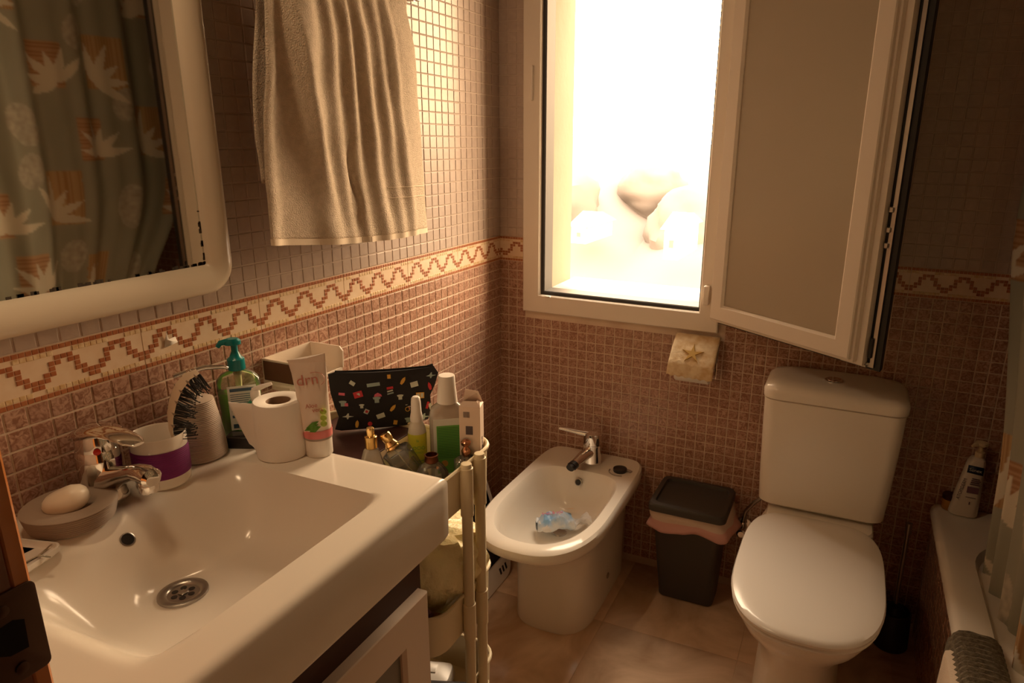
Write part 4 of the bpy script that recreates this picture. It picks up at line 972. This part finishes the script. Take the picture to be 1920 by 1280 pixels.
b = B(); b.loft([dt(.160, -.728, -.226, .4065), dt(.1665, -.737, -.222, .409), dt(.168, -.739, -.222, .416), dt(.1655, -.735, -.224, .4215), dt(.158, -.725, -.230, .4245), dt(.130, -.690, -.262, .4270, yc=-.48), dt(.08, -.62, -.33, .4285, yc=-.48), dt(.03, -.54, -.42, .429, yc=-.48)]); b.obj('lid', SEATPL, to)
[B().tube([(x-.022, -.222, .404), (x+.022, -.222, .404)], .0085, 12).obj('hinge', SEATPL, to) for x in (-.08, .08)]
def tk(x0, x1, yf, z, r=.035): return [(x, y, z) for x, y in rrect(x0, x1, yf, -.022, r, 7)]
cis = empty('cistern', (0, 0, 0)); cis.parent = to
b = B(); b.loft([tk(-.152, .160, -.192, .424), tk(-.158, .167, -.198, .430), tk(-.162, .172, -.201, .50), tk(-.168, .180, -.203, .66), tk(-.170, .182, -.203, .732), tk(-.166, .178, -.199, .734)]); b.obj('tank', CERAMIC, cis)
b = B(); b.loft([tk(-.168, .180, -.200, .7345), tk(-.173, .186, -.207, .737, .04), tk(-.174, .187, -.208, .755, .04), tk(-.170, .183, -.203, .768, .04), tk(-.158, .172, -.190, .776, .035), tk(-.12, .13, -.155, .780, .03)]); b.obj('tank_lid', CERAMIC, cis)
b = B(); b.lathe([(.024, .7795), (.0245, .782), (.022, .7835), (.021, .7825), (.0205, .784), (.0, .7845)], 30, (.0, -.108, 0)); b.obj('flush_button', CHROME, cis)

# ------------------------------------------------------------------ pedal-free bin
bn = thing('waste_bin', 'dark grey plastic waste bin with lid between bidet and toilet', 'bin', (.717, -.125, 0), 0)
def bnr(w, d0, d1, z, r=.022): return [(x, y, z) for x, y in rrect(-w, w, d0, d1, r, 5)]
b = B(); b.loft([bnr(.080, -.012, .088, .0), bnr(.086, -.018, .092, .004), bnr(.104, -.085, .098, .335)]); b.obj('bin_body', GREYPL, bn)
b = B(); b.loft([bnr(.1085, -.092, .098, .338), bnr(.115, -.100, .102, .340), bnr(.115, -.100, .102, .357), bnr(.111, -.096, .098, .363), bnr(.098, -.083, .084, .364), bnr(.096, -.081, .082, .355), bnr(.088, -.072, .074, .354), bnr(.05, -.03, .03, .352)]); b.obj('lid', GREYPL, bn)
V = []; F = []; R_ = bnr(.1075, -.089, .100, 0, .022); n_ = len(R_)
per = []
for k in range(n_):
    p, q = Vector(R_[k]), Vector(R_[(k+1) % n_]); L_ = (q-p).length; m2 = max(1, int(L_/.008)); per += [p.lerp(q, t/m2) for t in range(m2)]
n_ = len(per); MI = []
for i in range(9):
    t = i/8
    for k, p in enumerate(per):
        d = Vector((p.x, p.y*1.1, 0)).normalized(); o_ = .002+.007*t+.005*noise.noise(Vector((k*.22, t*2.5, 0)))*(1+t)
        o_ += .030*t*math.exp(-((p.x-.1075)/.02)**2-((p.y+.0)/.07)**2)
        V.append(p+d*o_+Vector((0, 0, .340-.058*t*(1+.22*noise.noise(Vector((k*.11, 7, 0)))-.35*(p.x/.11)*.2))))
for i in range(8):
    for k in range(n_): F.append((i*n_+k, i*n_+(k+1) % n_, (i+1)*n_+(k+1) % n_, (i+1)*n_+k)); MI.append(0 if i < 4 else 1)
solid(mesh('bin_liner', V, F, [mat('milky_liner', (.66, .54, .46), .35), mat('pink_liner', (.66, .38, .35), .4)], bn, True, MI), .0006)

# angle valve and hose by the toilet
av = thing('angle_valve', 'chrome angle valve with flexible hose on the wall beside the toilet', 'valve', (.862, 0, .235), 0)
b = B(); b.lathe([(.026, 0), (.024, .006), (.012, .009)], 22, rot=Matrix.Rotation(PI/2, 4, 'X')); b.tube([(0, 0, 0), (0, -.05, 0)], .010, 14); b.tube([(0, -.04, -.012), (0, -.04, .030)], .009, 12); b.obj('valve_body', CHROME, av)
b = B(); b.lathe([(.011, 0), (.015, .002), (.015, .018), (.010, .022), (0, .022)], 8, rot=Matrix.Translation((0, -.048, 0)) @ Matrix.Rotation(PI/2, 4, 'X')); b.obj('handwheel', CHROME, av)
b = B(); b.tube([(0, -.04, .03), (.005, -.045, .07), (.03, -.05, .11), (.07, -.05, .15), (.095, -.05, .19)], .006, 10); b.obj('hose', STEEL, av)

# toilet paper holder with cloth cover
hp = thing('paper_holder', 'chrome toilet paper holder with a cream starfish cover below the window', 'paper holder', (.676, 0, .765))
b = B()
b.tube([(-.063, -.001, .062), (-.063, -.020, .064), (-.063, -.030, .060), (-.065, -.055, .005), (-.065, -.060, -.020)], .003, 8)
b.tube([(.063, -.001, .062), (.063, -.020, .064), (.064, -.030, .060), (.066, -.055, .005), (.067, -.060, -.045)], .003, 8)
b.tube([(-.063, -.024, .064), (.063, -.024, .064)], .0035, 8); b.tube([(-.065, -.055, -.020), (.066, -.055, -.020)], .003, 8); b.obj('wire_frame', CHROME, hp)
b = B(); rot = Matrix.Translation((0, -.055, -.020)) @ Matrix.Rotation(PI/2, 4, 'Y')
b.lathe([(.018, -.050), (.044, -.050), (.045, -.047), (.045, .047), (.044, .050), (.018, .050)], 40, rot=rot); b.obj('roll', PAPER, hp)
b = B(); b.lathe([(.0175, -.0505), (.0182, .0505)], 24, rot=rot); b.obj('core', CARD, hp)
COV = mat('cream_cover', (.76, .64, .44), .8, mott=(45, (.60, .42, .22), .14), bump=(120, .6, .003))
V = []; F = []
prf = [(-.018, .070), (-.030, .068), (-.050, .052), (-.075, .028), (-.098, .000), (-.104, -.020), (-.106, -.036)]
for i in range(25):
    t = i/24*6; k = min(5, int(t)); f = t-k; y = prf[k][0]*(1-f)+prf[k+1][0]*f; z = prf[k][1]*(1-f)+prf[k+1][1]*f
    for j in range(25):
        s = j/24; x = -.064-.006*t/6+(.132+.004*t/6)*s; V.append((x, y-.002*noise.noise(Vector((x*60, z*60, 0))), z-.004*s*t/6+(.0025*math.sin(s*40) if i == 24 else 0)))
for i in range(24):
    for j in range(24): q = i*25+j; F.append((q, q+1, q+26, q+25))
solid(mesh('cover', V, F, COV, hp), .0025)
b = B(); c0 = Vector((-.002, -.0745, .026)); uu = Vector((1, 0, 0)); vv_ = Vector((0, -.024, -.028)).normalized()*-1; nn_ = Vector((0, -.028, .024)).normalized()
pts = []
for k in range(10):
    a = PI/2+k*PI/5; r = .036 if k % 2 == 0 else .011; pts.append(c0+uu*r*math.cos(a)+vv_*r*math.sin(a)*.95+nn_*.0005)
top = [c0+(p-c0)*.85+nn_*.005 for p in pts]; b.loft([pts, top]); b.obj('starfish', mat('ochre_starfish', (.50, .32, .09), .8), hp)

# leaning panel between trolley and bidet
lp = thing('bathroom_scale', 'white rounded scale with black glass face leaning behind the bidet', 'scale', (.155, -.40, 0), 0)
lp.rotation_euler = (0, -.30, 0)
b = B(); rrg = lambda d, x: [(x, y, z) for y, z in rrect(-.19+d, .19-d, .0+d, .37-d, .05-d*.5, 7)]
b.loft([rrg(.004, -.026), rrg(0, -.020), rrg(0, -.006), rrg(.004, 0)]); b.obj('casing', WHITEPL, lp)
b = B(); b.loft([[(x, y, z) for y, z in rrect(-.165, .165, .08, .345, .012, 4)] for x in (-.001, .002)]); b.obj('glass_face', mat('black_glass', (.006, .005, .005), .08), lp)
[B().box((.0, .11+k*.018, .030), (.0012, .118+k*.018, .050)).obj('vent_slot', BLACKPL, lp) for k in range(3)]

# toilet brush in the dark corner
tb2 = thing('toilet_brush', 'dark toilet brush in its round holder between toilet and bathtub', 'toilet brush', (1.310, -.085, 0))
b = B(); b.lathe([(.045, 0), (.048, .004), (.044, .11), (.040, .115), (.038, .11), (.040, .01), (0, .01)], 30); b.obj('holder', mat('dark_brush_holder', (.03, .022, .018), .4), tb2)
b = B(); b.tube([(0, 0, .09), (.0, .015, .36)], .006, 10); b.tube([(.0, .015, .355), (0, .017, .385)], .009, 10); b.obj('handle', STEEL, tb2)
b = B(); b.lathe([(.012, .05), (.032, .06), (.034, .10), (.020, .13), (.008, .135)], 20); b.obj('brush_head', BLACKPL, tb2)

# ------------------------------------------------------------------ bathtub
tub = thing('bathtub', 'white bathtub with a mosaic tiled apron along the right side', 'bathtub', (0, 0, 0))
pan = B().box((1.376, -1.76, 0), (1.40, -.001, .402)).obj('apron', GROUT, tub, smooth=False)
def tubr(x0, x1, y0, y1, r, z): return [(x, y, z) for x, y in rrect(x0, x1, y0, y1, r, 10)]
b = B(); b.loft([tubr(1.390, 2.09, -1.76, -.002, .01, .398), tubr(1.366, 2.098, -1.768, -.001, .015, .400), tubr(1.360, 2.098, -1.772, -.001, .018, .408), tubr(1.362, 2.097, -1.770, -.001, .018, .422), tubr(1.368, 2.095, -1.765, -.002, .018, .428), tubr(1.378, 2.090, -1.755, -.010, .018, .430),
    tubr(1.398, 2.07, -1.70, -.06, .05, .426), tubr(1.418, 2.05, -1.66, -.10, .12, .424), tubr(1.438, 2.04, -1.63, -.13, .16, .418), tubr(1.446, 2.03, -1.62, -.14, .16, .400), tubr(1.47, 2.0, -1.56, -.20, .16, .20), tubr(1.50, 1.97, -1.50, -.26, .15, .08), tubr(1.56, 1.92, -1.40, -.34, .12, .055)])
b.obj('tub_shell', CERAMIC, tub)
cells = []
for c in range(0, 56):
    for r_ in range(0, 13): cells.append((-0+(c+.5)*PIT, .398-(r_+.5)*PZ, 't', ('tt', c//8, r_//13)))
# u runs along v x n = -y for a panel facing -x
mosaic(pan, (1.376, 0, 0), (-1, 0, 0), cells, lambda u, z: u > 1.0)
lo = thing('lotion_bottle', 'white body lotion pump bottle standing on the bathtub rim', 'bottle', (1.438, -.038, .430), -.05)
b = B(); 
def lor(x0, x1, d, z): return [((x0+x1)/2+(x1-x0)/2*math.copysign(abs(math.cos(t))**.6, math.cos(t)), d*math.copysign(abs(math.sin(t))**.8, math.sin(t)), z) for t in [2*PI*j/36 for j in range(36)]]
b.loft([lor(-.036, .030, .018, 0), lor(-.039, .032, .020, .004), lor(-.030, .031, .021, .07), lor(-.016, .028, .020, .155), lor(-.010, .026, .019, .166), lor(.0, .020, .012, .172)]); b.obj('bottle_body', mat('lotion_white', (.78, .70, .60), .35), lo)
b = B(); b.lathe([(.011, .170), (.0115, .172), (.0115, .186), (.006, .188), (.005, .200), (.010, .203), (.016, .208), (.015, .213), (.006, .216), (0, .216)], 22, (.010, 0, 0)); b.tube([(.010, 0, .208), (-.008, -.016, .209), (-.014, -.022, .206)], [.006, .005, .003]); b.obj('pump', mat('cream_pump', (.76, .62, .40), .4), lo)
NAV = mat('navy_label', (.008, .018, .05), .4)
b = B(); b.add([(-.014, -.0224, .131), (.024, -.0222, .128), (.024, -.0205, .150), (-.013, -.0210, .152)], [(0, 1, 2, 3)]); solid(b.obj('brand_label', NAV, lo), .0006)
INKW = mat('white_ink', (.75, .70, .62), .5); INKD = mat('dark_violet_ink', (.10, .05, .07), .5); INKV = mat('violet_panel', (.17, .08, .12), .5)
text('lettering', 'Sanex', .0125, (.005, -.0232, .140), (1, .0, -.04), (0, .06, 1), INKW, lo)
text('lettering', 'ATOPIDERM', .0115, (-.0185, -.0238, .082), (.16, .03, 1), (-1, 0, .16), INKD, lo)
b = B(); b.box((-.006, -.0237, .074), (.021, -.0228, .092)); b.obj('violet_panel', INKV, lo)
b = B()
for k in range(4): b.box((-.002+.001*k, -.0236, .098+k*.0055), (.022-.003*(k % 2), -.0224, .1005+k*.0055))
b.box((.004, -.0232, .040), (.007, -.0226, .048)); b.box((-.006, -.0234, .060), (.018, -.0228, .0615)); b.obj('fine_print', INKD, lo)['kind'] = 'stuff'
oc = thing('jar', 'small orange jar with dark lid in the corner of the bathtub rim', 'jar', (1.402, -.022, .430))
b = B(); b.lathe([(.016, 0), (.0175, .002), (.0175, .030), (.016, .032)], 26); b.obj('jar_body', mat('orange_jar', (.45, .20, .03), .45), oc)
B().lathe([(.0182, .030), (.0185, .032), (.0185, .042), (.016, .044), (0, .044)], 26).obj('lid', mat('dark_red_lid', (.06, .012, .008), .4), oc)
# bath mat hung over the rim
bmt = thing('bath_mat', 'grey ribbed bath mat with white border draped over the bathtub rim', 'bath mat', (0, 0, 0))
def drape(y0, y1, dz, name, m, wv, yo=.0, zup=1):
    pr_ = [(1.340, .05), (1.344, .20), (1.349, .33), (1.352, .405), (1.356, .428), (1.366, .437), (1.39, .437), (1.418, .433), (1.436, .426), (1.447, .410), (1.452, .38), (1.456, .33)]
    V = []; F = []; nn = 60; st = 44
    for i in range(st+1):
        t = i/st*(len(pr_)-1); k = min(len(pr_)-2, int(t)); f = t-k; x = pr_[k][0]*(1-f)+pr_[k+1][0]*f; z = pr_[k][1]*(1-f)+pr_[k+1][1]*f
        for j in range(nn+1):
            y = y0+(y1-y0)*j/nn; V.append((x-dz*(1 if z < .42 and x < 1.4 else 0)-wv*math.sin(j*1.6)*.0, y+yo*(t-5)*.004, z+(dz*zup if x > 1.35 else 0)+wv*math.sin(j*PI*.5+.6*math.sin(i*.9))))
    for i in range(st):
        for j in range(nn): q = i*(nn+1)+j; F.append((q, q+1, q+nn+2, q+nn+1))
    return solid(mesh(name, V, F, m, bmt), .003)
drape(-.82, -.598, .004, 'ribbed_mat', mat('grey_ribbed_cotton', (.20, .17, .12), .95, bump=(300, .8, .003), mott=(120, (.11, .09, .065), .15)), .0022, 1)
drape(-.90, -.640, .013, 'white_border', mat('white_cotton', (.74, .62, .50), .95, bump=(300, .6, .002)), 0, 1, .15)

# ------------------------------------------------------------------ shower curtain
import colorsys
def curtain_color(s, t, R=random.Random(11)):
    return None
def make_motifs():
    q = random.Random(23); L_ = []
    for i in range(0, 9):
        for j in range(0, 8):
            s = i*.26+q.uniform(-.03, .03)+(.13 if j % 2 else 0); t = .20+j*.235+q.uniform(-.03, .03); k = (i+2*j) % 3
            if k == 0: L_.append(('stone', s, t, .048+.014*q.random(), .066+.016*q.random(), q.uniform(-.5, .5)))
            elif k == 1: L_.append(('panel', s, t, .068, .088, 0)); L_.append(('leaf', s+.045, t-.065, .145, q.uniform(-.9, -.1), 5)); L_.append(('stone', s+.12, t+.09, .045, .058, .4))
            else: L_.append(('panel', s, t, .060, .070, 1)); L_.append(('leaf', s-.035, t-.055, .135, q.uniform(.0, .9), 6))
    return L_
MOT = make_motifs()
def ccol(s, t):
    c = (.345, .345, .275)
    n0 = noise.noise(Vector((s*9, t*9, 0)))*.03; c = tuple(x+n0*.6 for x in c)
    near = [m for m in MOT if abs(m[1]-s) < .17 and abs(m[2]-t) < .17]
    for m in near:
        if m[0] == 'panel' and abs(s-m[1]) < m[3]+.004*noise.noise(Vector((t*60, 1, 0))) and abs(t-m[2]) < m[4]:
            st = math.sin((s if m[5] == 0 else t)*2*PI/.009); c = (.54, .37, .19) if st > -.2 else (.38, .21, .09)
            if m[5] == 1: c = (c[0]*.95, c[1]*.86, c[2]*.95)
    for m in near:
        if m[0] == 'stone':
            a = m[5]; dx, dy = s-m[1], t-m[2]; u = dx*math.cos(a)+dy*math.sin(a); v = -dx*math.sin(a)+dy*math.cos(a); r = (u/m[3])**2+(v/m[4])**2
            if r < 1: k = .50+.16*noise.noise(Vector((s*70, t*70, 2)))-.10*max(0, noise.noise(Vector((s*26, t*26, 5)))); c = (k, k*.94, k*.78)
        if m[0] == 'leaf':
            for q in range(m[5]):
                a = m[4]+(q-m[5]/2)*.55; dx, dy = s-m[1], t-m[2]; u = dx*math.sin(a)+dy*math.cos(a); v = dx*math.cos(a)-dy*math.sin(a); L_ = m[3]*(1-.12*(q % 3))
                if 0 < u < L_ and abs(v) < .0150*math.sin(PI*(u/L_)**.7): c = (.72, .67, .55)
    return c
sc_ = thing('shower_curtain', 'grey green shower curtain printed with stones and bamboo leaves', 'curtain', (0, 0, 0))
V = []; F = []; CC = []
NS, NTT = 380, 330; s0 = 0
def cpos(k):          # plan position of the folded cloth, k in 0..1
    y = -.03-1.69*k; f = .021*math.sin(2*PI*y/.19+1.3*math.sin(y*3.1))+.009*math.sin(2*PI*y/.083+.7); return y, f
prev = None; arc = [0]
for i in range(NS+1):
    y, f = cpos(i/NS)
    if prev: arc.append(arc[-1]+math.hypot(y-prev[0], (f-prev[1])*1.0))
    prev = (y, f)
for j in range(NTT+1):
    t = .225+1.78*j/NTT; fan = 1-.35*(t-.2)/1.8
    for i in range(NS+1):
        y, f = cpos(i/NS); lean = .040*max(0, min(1, (1.15-t)/.9))
        q_ = max(0, min(1, (1.25-t)/.6)); q_ = q_*q_*(3-2*q_); V.append((1.452+f*fan+lean-.016*max(0, (t-1.0)), y-.24*q_*max(0, 1-i/150)**1.5, t))
for j in range(NTT):
    for i in range(NS): q = j*(NS+1)+i; F.append((q, q+1, q+NS+2, q+NS+1))
me = bpy.data.meshes.new('cloth'); me.from_pydata(V, [], F); me.update(); me.shade_smooth()
ca = me.color_attributes.new('print', 'FLOAT_COLOR', 'POINT'); buf = []
for j in range(NTT+1):
    t = .225+1.78*j/NTT
    for i in range(NS+1): c = ccol(arc[i], t); buf += [max(0, c[0]), max(0, c[1]), max(0, c[2]), 1]
ca.data.foreach_set('color', buf)
CUR = mat('printed_curtain', (.4, .4, .3), .55, attr='print', bump=(700, .15, .0006))
me.materials.append(CUR); link(bpy.data.objects.new('cloth', me), sc_)
b = B()
for k in range(12): 
    y = -.06-.145*k; b = B(); b.tube([(1.448+.016*math.cos(a), y, 2.022+.016*math.sin(a)) for a in [2*PI*j/16 for j in range(17)]], .0018, 6); b.obj('ring', WHITEPL, sc_)
rd = thing('curtain_rail', 'white rail above the bathtub carrying the shower curtain', 'rail', (1.448, 0, 2.028))
B().tube([(0, -.004, 0), (0, -1.772, 0)], .011, 14).obj('tube', WHITEPL, rd)
[B().lathe([(.026, -.003), (.026, .003), (.014, .006)], 20, rot=Matrix.Translation((0, y, 0)) @ Matrix.Rotation(PI/2, 4, 'X')).obj('flange', WHITEPL, rd) for y in (-.004, -1.771)]

# ------------------------------------------------------------------ door frame at the camera side
dj = struct(empty('door_1', (.55, -1.83, 0)))
[B().box(*q).obj('jamb', WOOD, dj, smooth=False) for q in (((-.05, -.055, 0), (.0, .052, 2.03)), ((.90, -.055, 0), (.95, .052, 2.03)), ((-.05, -.055, 2.03), (.95, .052, 2.08)))]
[B().box(*q, bev=.004).obj('architrave', WOOD_LIGHT, dj) for q in (((-.10, .052, 0), (.0005, .0655, 2.08)), ((.90, .052, 0), (1.00, .0655, 2.08)))]
sp2 = empty('strike_plate', (.0, .0455, 1.04)); sp2.parent = dj
PLT = mat('bronzed_plate', (.075, .035, .018), .45, metal=.55)
b = B(); b.loft([[(x, y, z) for y, z in rrect(-.036+d, .0205-d, -.036+d, .036-d, .005, 4)] for x, d in ((.0, 0), (.0018, 0), (.0024, .0008))]); b.obj('plate', PLT, sp2)
b = B(); b.loft([[(x, y, z) for y, z in [(-.004, -.012), (.008, -.013), (.009, .010), (.002, .014), (-.006, .013), (-.011, .006), (-.012, -.002), (-.010, -.008)]] for x in (.0015, .0026)]); b.obj('latch_hole', mat('dark_hole', (.004, .002, .001), .9), sp2)
[B().lathe([(.0045, .0), (.0045, .0012), (.002, .002)], 16, rot=Matrix.Translation((.0022, y, z)) @ Matrix.Rotation(PI/2, 4, 'Y')).obj('screw', PLT, sp2) for y, z in ((-.003, .024), (.001, -.026))]
b = B(); b.box((-.048, -.0555, 0), (-.018, -.0535, 2.03)); b.obj('seal_strip', GASKET, dj, smooth=False)
